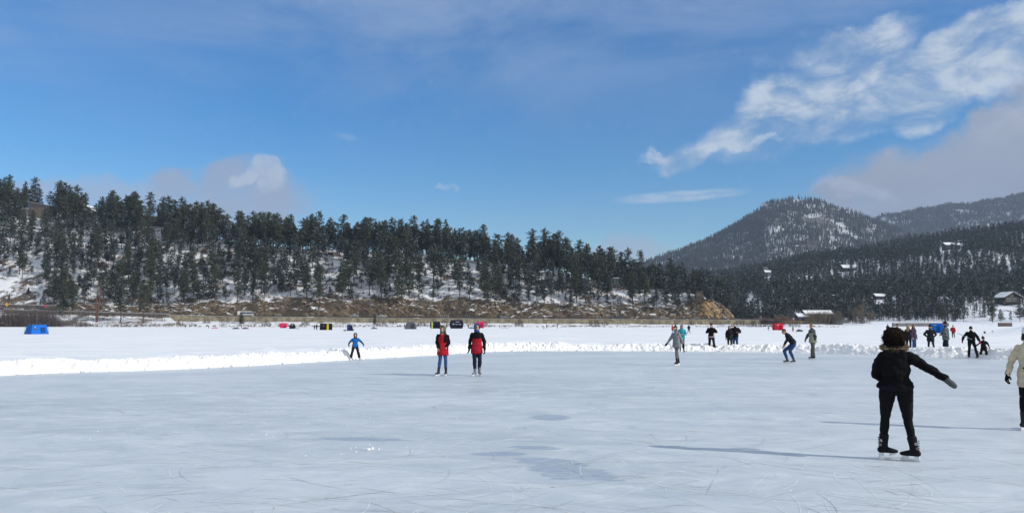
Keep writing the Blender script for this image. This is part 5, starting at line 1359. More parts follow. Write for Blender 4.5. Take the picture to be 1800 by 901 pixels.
# far anglers by the shelters
far = [(556.5, 579.6, 1.72, 'angler in brown jacket standing left of the black and yellow shelter', (.07, .05, .045), 150, (.03, .03, .035)),
       (552.5, 579.0, 1.5, 'angler in dark clothes at the far left of the black and yellow shelter', (.02, .02, .03), 30, (.03, .03, .035)),
       (961, 577.5, 1.6, 'left one of two dark anglers standing alone in the middle of the lake', (.02, .02, .022), 80, (.02, .02, .02)),
       (979.5, 577.6, 1.75, 'right one of two dark anglers standing alone in the middle of the lake', (.03, .02, .03), 90, (.02, .02, .02)),
       (711, 577.5, 1.7, 'dark angler standing left of the grey dome shelter', (.02, .022, .03), 90, (.02, .02, .025)),
       (785, 577.0, 1.7, 'angler in dark clothes just left of the large dark dome shelter', (.03, .04, .05), 90, (.03, .03, .03)),
       (823, 577.0, 1.7, 'angler in brown coat right of the large dark shelter', (.10, .06, .05), 20, (.05, .04, .04)),
       (878.5, 576.6, 1.35, 'crouched angler in brown beside a small sled right of the pink shelter', (.09, .07, .06), 90, (.03, .03, .03)),
       (366.5, 577.2, 1.2, 'small dark figure on the ice near the pink sled at the left', (.02, .02, .03), 60, (.02, .02, .02)),
       (424.5, 577.0, 1.1, 'low seated angler in dark clothes between two sleds at the left', (.03, .02, .03), 60, (.02, .02, .02)),
       (326, 577.2, 1.45, 'pale-legged figure at the far left of the anglers on the ice', (.03, .04, .07), 20, (.35, .36, .4))]
for px, py, H, lab, jc, fc, tcx in far:
    person(lab, px, py, H, face=fc, skates=False, vox=.035, jacket=jc, jhem=.8, jb=.055, trousers=tcx, tb=.03, hat='beanie', hatcol=(.03, .03, .04), group='anglers out on the frozen lake')

weld_all()
# ------------------------------------------------------------------ shelters on the ice
def shelter(px, py, w, h, d, col, label, kind='hub', trim=None, logo=None, face=0.0, group='ice fishing shelters on the lake'):
    """pop-up fishing shelter: puffed fabric walls on crossed poles"""
    p = on_z(px, py, .05); e = empty('ice_shelter', (p.x, p.y, .03), R(face) - math.atan2(p.x, p.y), label, 'ice shelter', group)
    m = fabric(col, 'shelter_fabric'); bm = bmesh.new(); N = 8
    def wall(u, v, ax):     # u -1..1 across, v 0..1 up, puffed outwards
        if kind == 'hub': tp = 1 - .10 * abs(2 * v - 1); puff = .10 * (1 - u * u) * math.sin(PI * v); half = (tp, tp)
        elif kind == 'tapered': s_ = 1 - .22 * v; puff = .02; half = (s_, s_)
        elif kind == 'dome': s_ = max(.16, math.cos(v * 1.42)) ** .75; puff = .0; half = (s_, s_)
        else: s_ = 1 - .02 * v; puff = .03 * (1 - u * u) * math.sin(PI * v); half = (s_, s_)
        return half, puff
    for k in range(4):
        g = []
        for j in range(N + 1):
            for i in range(N + 1):
                u = -1 + 2 * i / N; v = j / N; hf, pf = wall(u, v, k)
                X, Y = u * hf[0], -(hf[1] + pf)
                a = k * PI / 2; xx, yy = X * math.cos(a) - Y * math.sin(a), X * math.sin(a) + Y * math.cos(a)
                zz = h * v if kind != 'flip' else h * v * (1 - .0)
                if kind == 'flip': xx += 0; xx = xx if xx < 0 else xx * (1 - .75 * v)
                if kind == 'dome': zz = h * math.sin(v * PI / 2 * .95)
                g.append(bm.verts.new((xx * w / 2, yy * d / 2, zz)))
        for j in range(N):
            for i in range(N): bm.faces.new((g[j * (N + 1) + i], g[j * (N + 1) + i + 1], g[(j + 1) * (N + 1) + i + 1], g[(j + 1) * (N + 1) + i]))
    bmesh.ops.remove_doubles(bm, verts=bm.verts, dist=.002)
    be = [e_ for e_ in bm.edges if e_.is_boundary and all(v.co.z > h * .8 for v in e_.verts)]
    r = bmesh.ops.holes_fill(bm, edges=be, sides=0)
    bmesh.ops.triangulate(bm, faces=r['faces'])
    mid = max(bm.verts, key=lambda v: v.co.z)
    bmesh.ops.recalc_face_normals(bm, faces=bm.faces)
    link('shell', bm_mesh('shell', bm, kind == 'dome'), m, e)
    # door flap, window, seam poles, snow skirt
    fy = -d / 2 * (1.04 if kind != 'tapered' else .92)
    dk = fabric(tuple(c * .45 for c in col), 'door_fabric')
    bm = bmesh.new(); box(bm, (w * .18, fy - .06, h * .40), (w * .26, .03, h * .62)); link('door', bm_mesh('door', bm, False), dk, e)
    bm = bmesh.new(); box(bm, (-w * .22, fy - .07, h * .62), (w * .16, .03, h * .14)); link('window', bm_mesh('window', bm, False), plain('clear_window', (.06, .07, .08), .3), e)
    bm = bmesh.new()
    for s_ in (-1, 1):
        for t_ in (-1, 1):
            tp = {'tapered': .78, 'dome': .26, 'hub': .9}.get(kind, .98)
            tube(bm, [(s_ * w / 2 * (1.0 if kind != 'hub' else .9), t_ * d / 2 * (1 if kind != 'hub' else .9), 0), (s_ * w / 2 * (1 if kind != 'dome' else .82), t_ * d / 2 * (1 if kind != 'dome' else .82), h * (.5 if kind != 'dome' else .68)), ((s_ * w / 2 * tp) if (kind != 'flip' or s_ < 0) else w / 2 * .24, t_ * d / 2 * tp, h * (.99 if kind != 'dome' else .9))], .025, 5)
    link('pole', bm_mesh('pole', bm), plain('pole', (.04, .04, .045)), e)
    if trim:
        bm = bmesh.new(); tx, tw = trim[0]; box(bm, (tx * w / 2, fy - .085, h * .48), (tw * w, .03, h * .92)); link('side_panel', bm_mesh('side_panel', bm, False), fabric(trim[1], 'panel'), e)
    if logo:
        bm = bmesh.new()
        for (lx, lz, lw, lh) in logo: box(bm, (lx * w / 2, fy - .10, lz * h), (lw * w, .02, lh * h), bevel=.01)
        link('emblem', bm_mesh('emblem', bm, False), plain('pale_print', (.55, .58, .62)), e)
    return e
shelter(64, 587, 2.7, 1.55, 2.3, (.012, .13, .50), 'bright blue tapered fishing shelter by the left shore thicket', 'tapered', logo=[(-.55, .72, .05, .10)], face=24)
shelter(1648, 585, 2.35, 1.75, 2.2, (.01, .14, .55), 'bright blue square fishing shelter behind the camouflage jacket', 'hub', logo=[(-.05, .84, .14, .05), (-.2, .84, .05, .06)], face=-12)
shelter(1367, 580, 2.2, 1.75, 2.0, (.55, .012, .04), 'red square fishing shelter left of the bending man', 'hub', logo=[(-.3, .78, .22, .07)], face=20)
shelter(498, 576.2, 2.5, 1.9, 2.3, (.60, .02, .10), 'pinkish red puffed fishing shelter at the left, near the small dark dome', 'hub', logo=[(.2, .7, .1, .08)])
shelter(514, 577.4, 2.1, 1.7, 2.0, (.015, .016, .022), 'small dark dome shelter beside the pinkish red shelter', 'dome', logo=[(0, .72, .10, .2)])
shelter(573, 579.6, 3.2, 1.75, 2.2, (.008, .008, .012), 'wide black shelter with a yellow stripe', 'box', trim=((.28, .16), (.50, .38, .02)))
shelter(616, 581, 1.6, 1.45, 1.6, (.012, .025, .09), 'navy blue wedge-shaped flip shelter behind the child in blue', 'flip')
shelter(722, 578.2, 3.5, 2.4, 2.6, (.10, .10, .12), 'grey dome shelter with a dark base left of the red-coated woman', 'dome', trim=None)
shelter(765, 577, 3.4, 2.4, 2.4, (.012, .012, .03), 'dark shelter with a yellow-green panel just left of the red-coated woman', 'hub', trim=((-.62, .14), (.45, .5, .10)))
shelter(802.5, 577.1, 4.4, 2.9, 3.0, (.010, .010, .025), 'largest dark dome shelter, between the two skaters in red', 'hub', logo=[(-.5, .5, .18, .05), (0, .5, .16, .05), (.5, .5, .2, .05), (.15, .78, .3, .05)])
shelter(844, 576.4, 2.8, 2.4, 2.4, (.60, .02, .10), 'pinkish red square shelter just right of the man in the blue hood', 'hub')
bm = bmesh.new()

def sled(px, py, L, col, label, load=True, name='sled', cat='sled'):
    p = on_z(px, py, .08); e = empty(name, (p.x, p.y, .08), .2, label, cat, 'sleds on the lake')
    bm = bmesh.new(); prism(bm, [(-L / 2, .26), (-L / 2 + .1, .03), (L / 2 - .2, .03), (L / 2, .3), (L / 2 - .08, .3), (L / 2 - .25, .1), (-L / 2 + .15, .1), (-L / 2 + .06, .26)], -.32, .32)
    link('hull', bm_mesh('hull', bm, False), plain('sled_plastic', col, .5), e)
    bm = bmesh.new(); prism(bm, [(-L / 2, .26), (-L / 2 + .1, .05), (L / 2 - .2, .05), (L / 2, .3), ], -.34, -.30); prism(bm, [(-L / 2, .26), (-L / 2 + .1, .05), (L / 2 - .2, .05), (L / 2, .3)], .30, .34)
    link('side_rail', bm_mesh('side_rail', bm, False), plain('sled_plastic', col, .5), e)
    if load:
        bm = bmesh.new(); box(bm, (-.1, 0, .30), (L * .4, .5, .38), bevel=.03); box(bm, (L * .28, .05, .24), (L * .16, .3, .26), bevel=.03); link('load', bm_mesh('load', bm, False), plain('gear', (.03, .03, .04), .7), e)
    return e
sled(377.5, 577.2, 2.0, (.5, .03, .10), 'pink sled lying on the ice at the left', False)
sled(414.5, 577.9, 2.2, (.02, .02, .03), 'dark loaded sled left of the low seated angler')
sled(431, 577.9, 2.2, (.12, .03, .05), 'dark reddish sled right of the low seated angler')
sled(657.5, 577.8, 2.2, (.06, .09, .14), 'bluish loaded sled on the ice below the small round shore pine')
sled(1405.5, 582.6, 1.4, (.015, .015, .02), 'black sled on the lake between the bending man and the khaki jacket')
sled(829, 577.2, 2.0, (.03, .08, .12), 'dark blue sled right of the angler in brown coat')
sled(606.5, 581.5, .8, (.03, .03, .035), 'small dark sled left of the navy wedge shelter', False)
sled(888, 576.6, 2.6, (.4, .4, .42), 'pale sled beside the crouched angler in brown', False)
sled(522, 577.6, 1.6, (.25, .25, .25), 'grey sled on the ice right of the small dark dome', False)
def bucket(px, py, col, label):
    p = on_z(px, py, .08); e = empty('bucket', (p.x, p.y, .08), 0, label, 'bucket')
    bm = bmesh.new(); tube(bm, [(0, 0, 0), (0, 0, .38)], [.14, .17], 14); link('pail', bm_mesh('pail', bm), plain('bucket', col, .5), e)
    bm = bmesh.new(); tube(bm, [(.17 * math.cos(a), 0, .36 + .14 * math.sin(a)) for a in [PI * i / 8 for i in range(9)]], .008, 5); link('handle', bm_mesh('handle', bm), plain('wire', (.2, .2, .2), .4), e)
bucket(1731, 586, (.02, .02, .022), 'dark bucket on the open snow beyond the pair in black')
bucket(1745, 584.6, (.3, .32, .34), 'grey bucket on the snow right of the dark bucket')
bucket(956, 577.6, (.02, .02, .02), 'black bucket beside the left one of the two lone anglers')
# a stick held under the black-clad adult's arm
a_ = at_depth(1684, 585.5, 41.2); b_ = at_depth(1700, 592.5, 39.9)
bm = bmesh.new(); tube(bm, [a_, b_, a_.lerp(b_, 1.5)], .012, 6)
tag(link('walking_pole', bm_mesh('walking_pole', bm), plain('pole_grey', (.25, .25, .26), .5)), 'thin grey pole sticking out behind the adult in black with pink gloves', 'pole')

# ------------------------------------------------------------------ vehicles on the road
GLASS = plain('car_glass', (.015, .02, .025), .12, .1, 3)
TYRE = plain('tyre', (.012, .012, .012), .8, .1, 3); RIM = plain('rim', (.35, .35, .36), .35, .1, 3, metal=.7)
LAMP = plain('headlight_glass', (.6, .62, .62), .2, .05, 3); TAIL = plain('tail_light', (.35, .01, .01), .3, .05, 3)
SHAPES = {
 'sedan': (4.6, 1.75, [(-2.3, .35), (-2.3, .85), (-1.75, .98), (-1.2, 1.0), (.75, .98), (1.9, .86), (2.28, .68), (2.3, .35)], [(-1.6, .97), (-.95, 1.42), (.15, 1.44), (.95, .96)]),
 'suv': (4.7, 1.85, [(-2.35, .42), (-2.35, 1.05), (-2.2, 1.12), (.9, 1.1), (2.0, 1.0), (2.33, .82), (2.35, .42)], [(-2.2, 1.1), (-1.95, 1.72), (.35, 1.74), (1.1, 1.08)]),
 'pickup': (5.5, 1.9, [(-2.75, .5), (-2.75, 1.1), (-.75, 1.12), (-.7, 1.12), (1.2, 1.12), (2.5, 1.05), (2.73, .85), (2.75, .5)], [(-.75, 1.1), (-.6, 1.78), (.75, 1.78), (1.35, 1.1)]),
 'van': (5.4, 1.95, [(-2.7, .4), (-2.7, 1.2), (1.6, 1.2), (2.5, 1.05), (2.7, .8), (2.7, .4)], [(-2.68, 1.19), (-2.6, 2.1), (1.0, 2.12), (1.75, 1.19)]),
 'bus': (8.2, 2.4, [(-4.1, .45), (-4.1, 1.5), (3.2, 1.5), (3.5, 1.35), (4.0, 1.25), (4.1, .95), (4.1, .45)], [(-4.08, 1.49), (-4.05, 2.85), (2.9, 2.88), (3.35, 1.49)]),
}
def vehicle(px, kind, col, label, facing=1, lane=0, snow=False, name=None, yz=None):
    L, W, low, top = SHAPES[kind]; y = 433.8 if lane else 429.2
    x = (px - 900) / 1400 * y
    if yz: y, z = yz; x = (px - 900) / 1400 * y
    else: z = road_z(x) + .03
    sl = math.atan2(road_z(x + 5) - road_z(x - 5), 10)
    e = empty(name or {'bus': 'shuttle_bus', 'pickup': 'pickup_truck', 'suv': 'suv', 'van': 'van', 'sedan': 'car'}[kind], (x, y, z), 0 if facing > 0 else PI, label, {'bus': 'bus', 'pickup': 'pickup truck', 'suv': 'suv', 'van': 'van', 'sedan': 'car'}[kind], 'vehicles on the lakeside road')
    e.rotation_euler[1] = -sl * facing
    pm_ = plain('car_paint', col, .3, .04, 2, spec=.5)
    wx = L * .31; arch = .36
    bm = bmesh.new(); prism(bm, low[::-1], -W / 2, W / 2)
    bmesh.ops.bevel(bm, geom=[q for q in bm.edges if abs(q.verts[0].co.y - q.verts[1].co.y) < .01], offset=.06, segments=2, affect='EDGES')
    link('body', bm_mesh('body', bm, False), pm_, e)
    # roof and pillars narrow towards the top; glass set between
    zb, zt = top[0][1], max(t_[1] for t_ in top)
    def cab(off, shr, z0, z1):
        bm = bmesh.new(); prism(bm, [(q[0], q[1]) for q in top][::-1], -W / 2 * .96 + off, W / 2 * .96 - off)
        for v in bm.verts: v.co.y *= 1 - .16 * (v.co.z - zb) / (zt - zb); 
        return bm
    bm = cab(.0, 0, 0, 0); link('windows', bm_mesh('windows', bm, False), GLASS, e)
    bm = bmesh.new(); n = len(top)
    x0, x1 = top[1][0], top[2][0]
    box(bm, ((x0 + x1) / 2, 0, zt + .01), (x1 - x0 + .1, W * .84, .07), bevel=.02)
    for s_ in (-1, 1):
        for (a0, a1, r) in ((0, 1, .05), (2, 3, .04)):
            tube(bm, [(top[a0][0], s_ * W * .475, zb), (top[a1][0] if a0 == 0 else top[2][0], s_ * W * .405, zt)] if a0 == 0 else [(top[3][0], s_ * W * .475, zb), (top[2][0], s_ * W * .405, zt)], r, 5)
        for f in ((.45,) if kind in ('sedan', 'pickup') else (.3, .65)):
            xm = x0 + (x1 - x0) * f; tube(bm, [(xm, s_ * W * .485, zb), (xm, s_ * W * .41, zt)], .05, 5)
        if kind == 'bus': box(bm, (-3.3, s_ * W * .47, 2.15), (1.4, .06, 1.3)); box(bm, (0, s_ * W * .43, 2.62), (6.6, .12, .34))
    link('roof', bm_mesh('roof', bm, False), pm_, e)
    if kind == 'pickup':
        bm = bmesh.new()
        for s_ in (-1, 1): box(bm, (-1.75, s_ * W * .46, 1.2), (1.95, .1, .22))
        box(bm, (-2.68, 0, 1.2), (.1, W * .9, .22)); link('bed_side', bm_mesh('bed_side', bm, False), pm_, e)
    if snow:
        bm = bmesh.new(); box(bm, ((x0 + x1) / 2, 0, zt + .09), (x1 - x0, W * .8, .10), bevel=.03); link('roof_snow', bm_mesh('roof_snow', bm, False), M_ROOFSNOW, e)
    for sx in (-1, 1):
        for sy in (-1, 1):
            bm = bmesh.new(); r = .34 if kind != 'bus' else .42
            tube(bm, [(0, -.11, 0), (0, -.09, 0), (0, .09, 0), (0, .11, 0)], [r * .88, r, r, r * .88], 18); wme = bm_mesh('wheel', bm)
            wo2 = link('wheel', wme, TYRE, e); wo2.location = (sx * wx, sy * (W / 2 - .06), r)
            bm = bmesh.new(); tube(bm, [(0, -.122, 0), (0, .122, 0)], r * .58, 12); link('rim', bm_mesh('rim', bm), RIM, wo2)
    for s_ in (-1, 1):
        bm = bmesh.new(); box(bm, (L / 2 - .04, s_ * W * .36, .75 if kind != 'bus' else .95), (.1, .32, .14), bevel=.02); link('headlight', bm_mesh('headlight', bm, False), LAMP, e)
        bm = bmesh.new(); box(bm, (-L / 2 + .02, s_ * W * .40, .85), (.08, .2, .2), bevel=.02); link('tail_light', bm_mesh('tail_light', bm, False), TAIL, e)
    return e
WHT = (.72, .73, .74)
vehicle(433, 'bus', WHT, 'white shuttle bus with dark windows on the road, behind a small frosted pine', 1, 0)
vehicle(490, 'sedan', (.62, .63, .64), 'white car on the road just right of the shuttle bus', -1, 1)
vehicle(623, 'suv', (.55, .57, .58), 'pale suv on the road above the child in blue', -1, 0, snow=True)
vehicle(671, 'pickup', (.68, .69, .68), 'white pickup truck on the road behind the small dark round pine', -1, 0, snow=True)
vehicle(781, 'van', WHT, 'white van on the road above the red-coated woman', -1, 0).scale = (.85, .9, .8)
vehicle(818, 'van', (.30, .31, .29), 'grey-green van on the road above the largest dark shelter', -1, 0).scale = (.9, .9, .75)
vehicle(877, 'sedan', (.02, .02, .025), 'black car on the road following the silver one, above the crouched angler', 1, 1)
vehicle(888, 'suv', (.5, .52, .54), 'silver suv on the road beside the black car', 1, 0)
vehicle(981, 'sedan', (.16, .17, .19), 'dark grey car on the road above the two lone anglers', 1, 1)
vehicle(1051, 'sedan', (.62, .63, .63), 'white car alone on the road between the dark grey and the blue ones', -1, 1)
vehicle(1089, 'suv', (.12, .15, .26), 'blue suv on the road on the right half of the wall', 1, 0)
vehicle(1154, 'sedan', (.34, .36, .38), 'grey car on the road directly left of the white car near the outcrop', 1, 0)
vehicle(1168, 'suv', (.75, .75, .73), 'bright white suv on the road right of the grey car', 1, 0)
vehicle(1222, 'sedan', (.6, .62, .64), 'white car on the road below the tan rock outcrop', -1, 0)
vehicle(3, 'sedan', (.22, .02, .03), 'red car with snowy roof on the road at the left edge', 1, 0, snow=True)
vehicle(1298, 'suv', (.25, .22, .22), 'snow-covered dark vehicle parked right of the rock outcrop', 1, 0, snow=True, yz=(452, 2.2))
vehicle(1311, 'sedan', (.5, .5, .52), 'snow-covered pale car parked right of the rock outcrop', 1, 0, snow=True, yz=(452, 2.0))

# ------------------------------------------------------------------ roadside things at the left
def lift(px, py, y): return at_depth(px, py, y)
ys_ = 427.2; p = lift(15, 535, ys_); zg = road_z(p.x)
e = empty('road_sign', (p.x, ys_ - 1.4, zg - 3), 0, 'yellow diamond road sign with black arrows beside the road at far left', 'road sign')
hgt = p.z - (zg - 3)
bm = bmesh.new(); tube(bm, [(0, 0, 0), (0, 0, hgt + .6)], .06, 6); link('post', bm_mesh('post', bm), plain('sign_post', (.12, .11, .1)), e)
bm = bmesh.new(); box(bm, (0, -.1, hgt), (1.5, .05, 1.5), rot=Matrix.Rotation(PI / 4, 4, 'Y')); link('sign_plate', bm_mesh('sign_plate', bm, False), plain('sign_yellow', (.75, .42, .01), .5, .05), e)
bm = bmesh.new(); prism(bm, [(-.62, 0), (-.3, .26), (-.3, .09), (.3, .09), (.3, .26), (.62, 0), (.3, -.26), (.3, -.09), (-.3, -.09), (-.3, -.26)], -.15, -.13, Matrix.Translation((0, 0, hgt))); link('arrow', bm_mesh('arrow', bm, False), plain('sign_black', (.02, .02, .02)), e)
p = lift(83.5, 537.5, ys_)
e = empty('stop_sign', (p.x, ys_ - 1.5, zg - 3), 0, 'red octagonal road sign at the roadside left of the conical dark pine', 'road sign')
hgt = p.z - (zg - 3)
bm = bmesh.new(); tube(bm, [(0, 0, 0), (0, 0, hgt + .5)], .05, 6); link('post', bm_mesh('post', bm), plain('sign_post', (.12, .11, .1)), e)
oct_ = lambda r: [(r * math.cos(PI / 8 + k * PI / 4), hgt + r * math.sin(PI / 8 + k * PI / 4)) for k in range(8)]
bm = bmesh.new(); prism(bm, oct_(.80), -.12, -.09); link('sign_border', bm_mesh('sign_border', bm, False), plain('sign_white', (.7, .6, .62)), e)
bm = bmesh.new(); prism(bm, oct_(.74), -.135, -.121); link('sign_plate', bm_mesh('sign_plate', bm, False), plain('sign_red', (.55, .02, .07), .5, .05), e)
# low stone walls at the roadside and upper bench, snow-topped
def stone_wall(name, pxa, pxb, y, zfun, h, label, m=M_CONCG, thick=.5):
    xa = (pxa - 900) / 1400 * y; xb = (pxb - 900) / 1400 * y
    e = empty(name, ((xa + xb) / 2, y, 0), 0, label, 'wall'); X = np.arange(xa, xb, 2.5); bm = bmesh.new(); bs = bmesh.new(); cx = (xa + xb) / 2
    for a, b in zip(X, X[1:]):
        z = zfun(a); box(bm, ((a + b) / 2 - cx, 0, z + h / 2 - .4), (b - a - .03, thick, h + .8), bevel=.04); box(bs, ((a + b) / 2 - cx, 0, z + h + .06), (b - a, thick * .95, .12))
    link('stonework', bm_mesh('stonework', bm, False), m, e); link('snow_cap', bm_mesh('snow_cap', bm_ := bs, False), M_ROOFSNOW, e)
DARKST = plain('dark_stone', (.10, .085, .075), .95, .35, .5, .4)
stone_wall('stone_wall', -60, 112, 437.8, lambda x: road_z(x) + 2.0, 1.3, 'low dark stone wall above the road at far left', DARKST)
stone_wall('stone_wall', 10, 128, 425.0, lambda x: road_z(x) - .8, 1.2, 'low snow-topped stone wall below the road behind the thicket', DARKST)
stone_wall('stone_wall', 128, 308, 425.4, lambda x: road_z(x) - .6, 1.0, 'dark stone parapet of the road behind the dead red pine', DARKST)
# wooden ramp and shoreline fence
p0 = Vector(((128 - 900) / 1400 * 408, 408, 3.1)); p1 = Vector(((150 - 900) / 1400 * 416, 416, 6.4))
e = empty('ramp', p0, 0, 'wooden ramp with railings climbing from the left shore to the road', 'ramp')
d_ = p1 - p0; bm = bmesh.new(); hgl = Vector((-d_.y, d_.x, 0)).normalized()
v = [Vector((0, 0, 0)) - hgl * .8, Vector((0, 0, 0)) + hgl * .8, d_ + hgl * .8, d_ - hgl * .8]
vv = [bm.verts.new(q) for q in v] + [bm.verts.new(q - Vector((0, 0, .25))) for q in v]
for f in ((0, 1, 2, 3), (7, 6, 5, 4), (0, 4, 5, 1), (1, 5, 6, 2), (2, 6, 7, 3), (3, 7, 4, 0)): bm.faces.new([vv[i] for i in f])
link('deck', bm_mesh('deck', bm, False), plain('ramp_wood', (.11, .09, .08)), e)
for s_ in (-1, 1):
    bm = bmesh.new(); o_ = hgl * .8 * s_; tube(bm, [o_ + Vector((0, 0, 1)), o_ + d_ + Vector((0, 0, 1))], .06, 5)
    for k in range(7): q = o_ + d_ * k / 6; tube(bm, [q, q + Vector((0, 0, 1))], .05, 5)
    link('railing', bm_mesh('railing', bm, False), plain('ramp_wood', (.11, .09, .08)), e)
xa = (165 - 900) / 1400 * 398; e = empty('post_fence', (xa, 398.2, 0), 0, 'low wooden rail fence along the left shore below the pines', 'fence')
for k in range(15):
    bm = bmesh.new(); zz = hill_z(xa + k * 2.4, 398.2); box(bm, (0, 0, .5), (.16, .16, 1.5)); o_ = link('post', bm_mesh('post', bm, False), plain('fence_wood', (.10, .08, .065)), e); o_.location = (k * 2.4, 0, zz)
for hh in (.5, 1.0):
    bm = bmesh.new(); tube(bm, [(k * 2.4, -.1, hill_z(xa + k * 2.4, 398.2) + hh) for k in range(15)], .05, 5); link('rail', bm_mesh('rail', bm, False), plain('fence_wood', (.10, .08, .065)), e)
# cut bank of brown earth left of the wall
# ------------------------------------------------------------------ houses
PANE = plain('window_glass', (.03, .04, .05), .15, .2, 2)
def house(px, y, z, w, d, h, label, name='house', roof='gable', rh=2.2, wall=(.14, .115, .09), frame=(.4, .4, .38), wins=(), door=None, deck=None, chimney=None, rz=0.0, over=.7, snow=1.0, axis='x', trimcol=(.06, .05, .045), cat='house', panecol=None):
    x = (px - 900) / 1400 * y; e = empty(name, (x, y, z), rz, label, cat, 'houses on the slopes round the lake')
    wm = plain('house_wall', wall, .9, .2, .6, .2); tm = plain('roof_edge', trimcol, .85, .2, 1.0)
    bm = bmesh.new(); box(bm, (0, 0, h / 2 - 1.5), (w, d, h + 3))
    if roof == 'gable':
        if axis == 'y': prism(bm, [(-w / 2, h), (w / 2, h), (0, h + rh * .97)], -d / 2, d / 2)
        else: prism(bm, [(-d / 2, h), (d / 2, h), (0, h + rh * .97)], -w / 2, w / 2, Matrix.Rotation(PI / 2, 4, 'Z'))
    if roof == 'shed': prism(bm, [(-w / 2, h - .01), (w / 2, h - .01), (-w / 2, h + rh * .97)], -d / 2, d / 2)
    link('wall', bm_mesh('wall', bm, False), wm, e)
    def slab(lift_, t, grow):
        bm = bmesh.new()
        if roof == 'flat': box(bm, (0, 0, h + .2 + lift_ + t / 2), (w + 2 * over + grow, d + 2 * over + grow, t))
        elif roof == 'shed': prism(bm, [(-w / 2 - over, h + rh + lift_ + .02), (w / 2 + over, h - .1 + lift_), (w / 2 + over, h - .1 + lift_ + t), (-w / 2 - over, h + rh + lift_ + t + .02)], -d / 2 - over - grow / 2, d / 2 + over + grow / 2)
        else:
            W2 = (w if axis == 'y' else d) / 2 + over; L2 = (d if axis == 'y' else w) / 2 + over + grow / 2; sl_ = rh / ((w if axis == 'y' else d) / 2)
            M = None if axis == 'y' else Matrix.Rotation(PI / 2, 4, 'Z')
            for s_ in (-1, 1): prism(bm, [(0, h + rh + lift_), (s_ * W2, h - over * sl_ + lift_), (s_ * W2, h - over * sl_ + lift_ + t), (0, h + rh + lift_ + t)], -L2, L2, M)
        bmesh.ops.recalc_face_normals(bm, faces=bm.faces); return bm
    rf = link('roof', bm_mesh('roof', slab(.02, .28, 0), False), tm, e)
    if snow: link('roof_snow', bm_mesh('roof_snow', slab(.303, .30 * snow, -.3), False), M_ROOFSNOW, rf)
    if chimney:
        bm = bmesh.new(); box(bm, (chimney[0], chimney[1], h + rh * .6 + .8), (.9, .9, 2.4)); link('chimney', bm_mesh('chimney', bm, False), plain('brick', (.18, .09, .06)), rf)
    for (wx, wz, ww, wh) in wins:
        bm = bmesh.new()
        for a, b, c_, g in ((wx, wz + wh / 2, ww + .3, .16), (wx, wz - wh / 2, ww + .3, .16)): box(bm, (a, -d / 2 - .06, b), (c_, .12, g))
        for s_ in (-1, 0, 1): box(bm, (wx + s_ * ww / 2, -d / 2 - .06, wz), (.14, .10, wh))
        f = link('window', bm_mesh('window', bm, False), plain('window_frame', frame), e)
        bm = bmesh.new(); box(bm, (wx, -d / 2 - .02, wz), (ww, .05, wh)); link('pane', bm_mesh('pane', bm, False), PANE if not panecol else plain('pane', panecol, .3), f)
    if door:
        bm = bmesh.new(); box(bm, (door[0], -d / 2 - .05, 1.05), (1.0, .08, 2.1)); dd_ = link('door', bm_mesh('door', bm, False), plain('door_paint', door[1]), e)
    if deck:
        x0, x1, zz, dp = deck
        bm = bmesh.new(); box(bm, ((x0 + x1) / 2, -d / 2 - dp / 2, zz), (x1 - x0, dp, .25)); dk_ = link('deck', bm_mesh('deck', bm, False), plain('deck_wood', (.13, .10, .08)), e)
        bm = bmesh.new(); box(bm, ((x0 + x1) / 2, -d / 2 - dp + .05, zz + 1.0), (x1 - x0, .1, .12))
        n = int((x1 - x0) / 1.2)
        for k in range(n + 1): box(bm, (x0 + (x1 - x0) * k / n, -d / 2 - dp + .05, zz + .55), (.08, .08, .9))
        link('railing', bm_mesh('railing', bm, False), plain('deck_wood', (.13, .10, .08)), dk_)
        for k in range(4):
            bm = bmesh.new(); box(bm, (x0 + (x1 - x0) * k / 3, -d / 2 - dp + .2, zz / 2 - 1.5), (.25, .25, zz + 3)); link('post', bm_mesh('post', bm, False), plain('deck_wood', (.13, .10, .08)), dk_)
    return e
def site(q): return SITES[q][0], SITES[q][1], SITES[q][2]
px, y, z = site('big')
house(px + 3, y, z - .6, 15, 9, 6.6, 'big brown wooden house with slanting roof and deck at far left on the hill', roof='shed', rh=3.0, wall=(.17, .135, .10), wins=[(-5.2, 7.2, 2.6, 1.7), (-1.8, 6.9, 2.2, 1.4), (2, 5.7, 2.0, 1.8), (5.4, 5.5, 2.2, 1.6), (5, 2, 2, 1.5)], deck=(-13.5, -6.5, 4.2, 3.5), over=.9, snow=.5, rz=R(-10), door=(-6.9, (.05, .04, .035)))
px, y, z = site('gable')
house(px, y, z, 7.5, 8, 4.6, 'pale yellow gabled house between pines on the hill crest', axis='y', rh=3.0, wall=(.42, .38, .26), wins=[(1.0, 3.0, 1.6, 1.5), (-2, 3, 1.2, 1.4)], rz=R(-14), over=.8, snow=.5)
px, y, z = site('low')
house(px, y + 6, z + 1.5, 15, 9, 4.2, 'low brown house with long snowy roof on the hill crest among pines', roof='shed', rh=2.2, wall=(.12, .09, .075), wins=[(-4, 2.8, 3.2, 1.5), (1, 2.6, 3, 1.4), (5, 2.5, 2, 1.3)], deck=(-7, 7, 1.0, 2.4), rz=R(-8), snow=.7)
px, y, z = site('glass')
house(px, y, z, 4.6, 5, 3.6, 'small flat-roofed lookout house with white fascia and tall windows above the wall', roof='flat', rh=.3, wall=(.10, .09, .08), trimcol=(.65, .66, .66), wins=[(-1.1, 1.9, 1.7, 2.6), (1.2, 1.9, 1.6, 2.6)], over=.4, snow=.4)
px, y, z = site('hut')
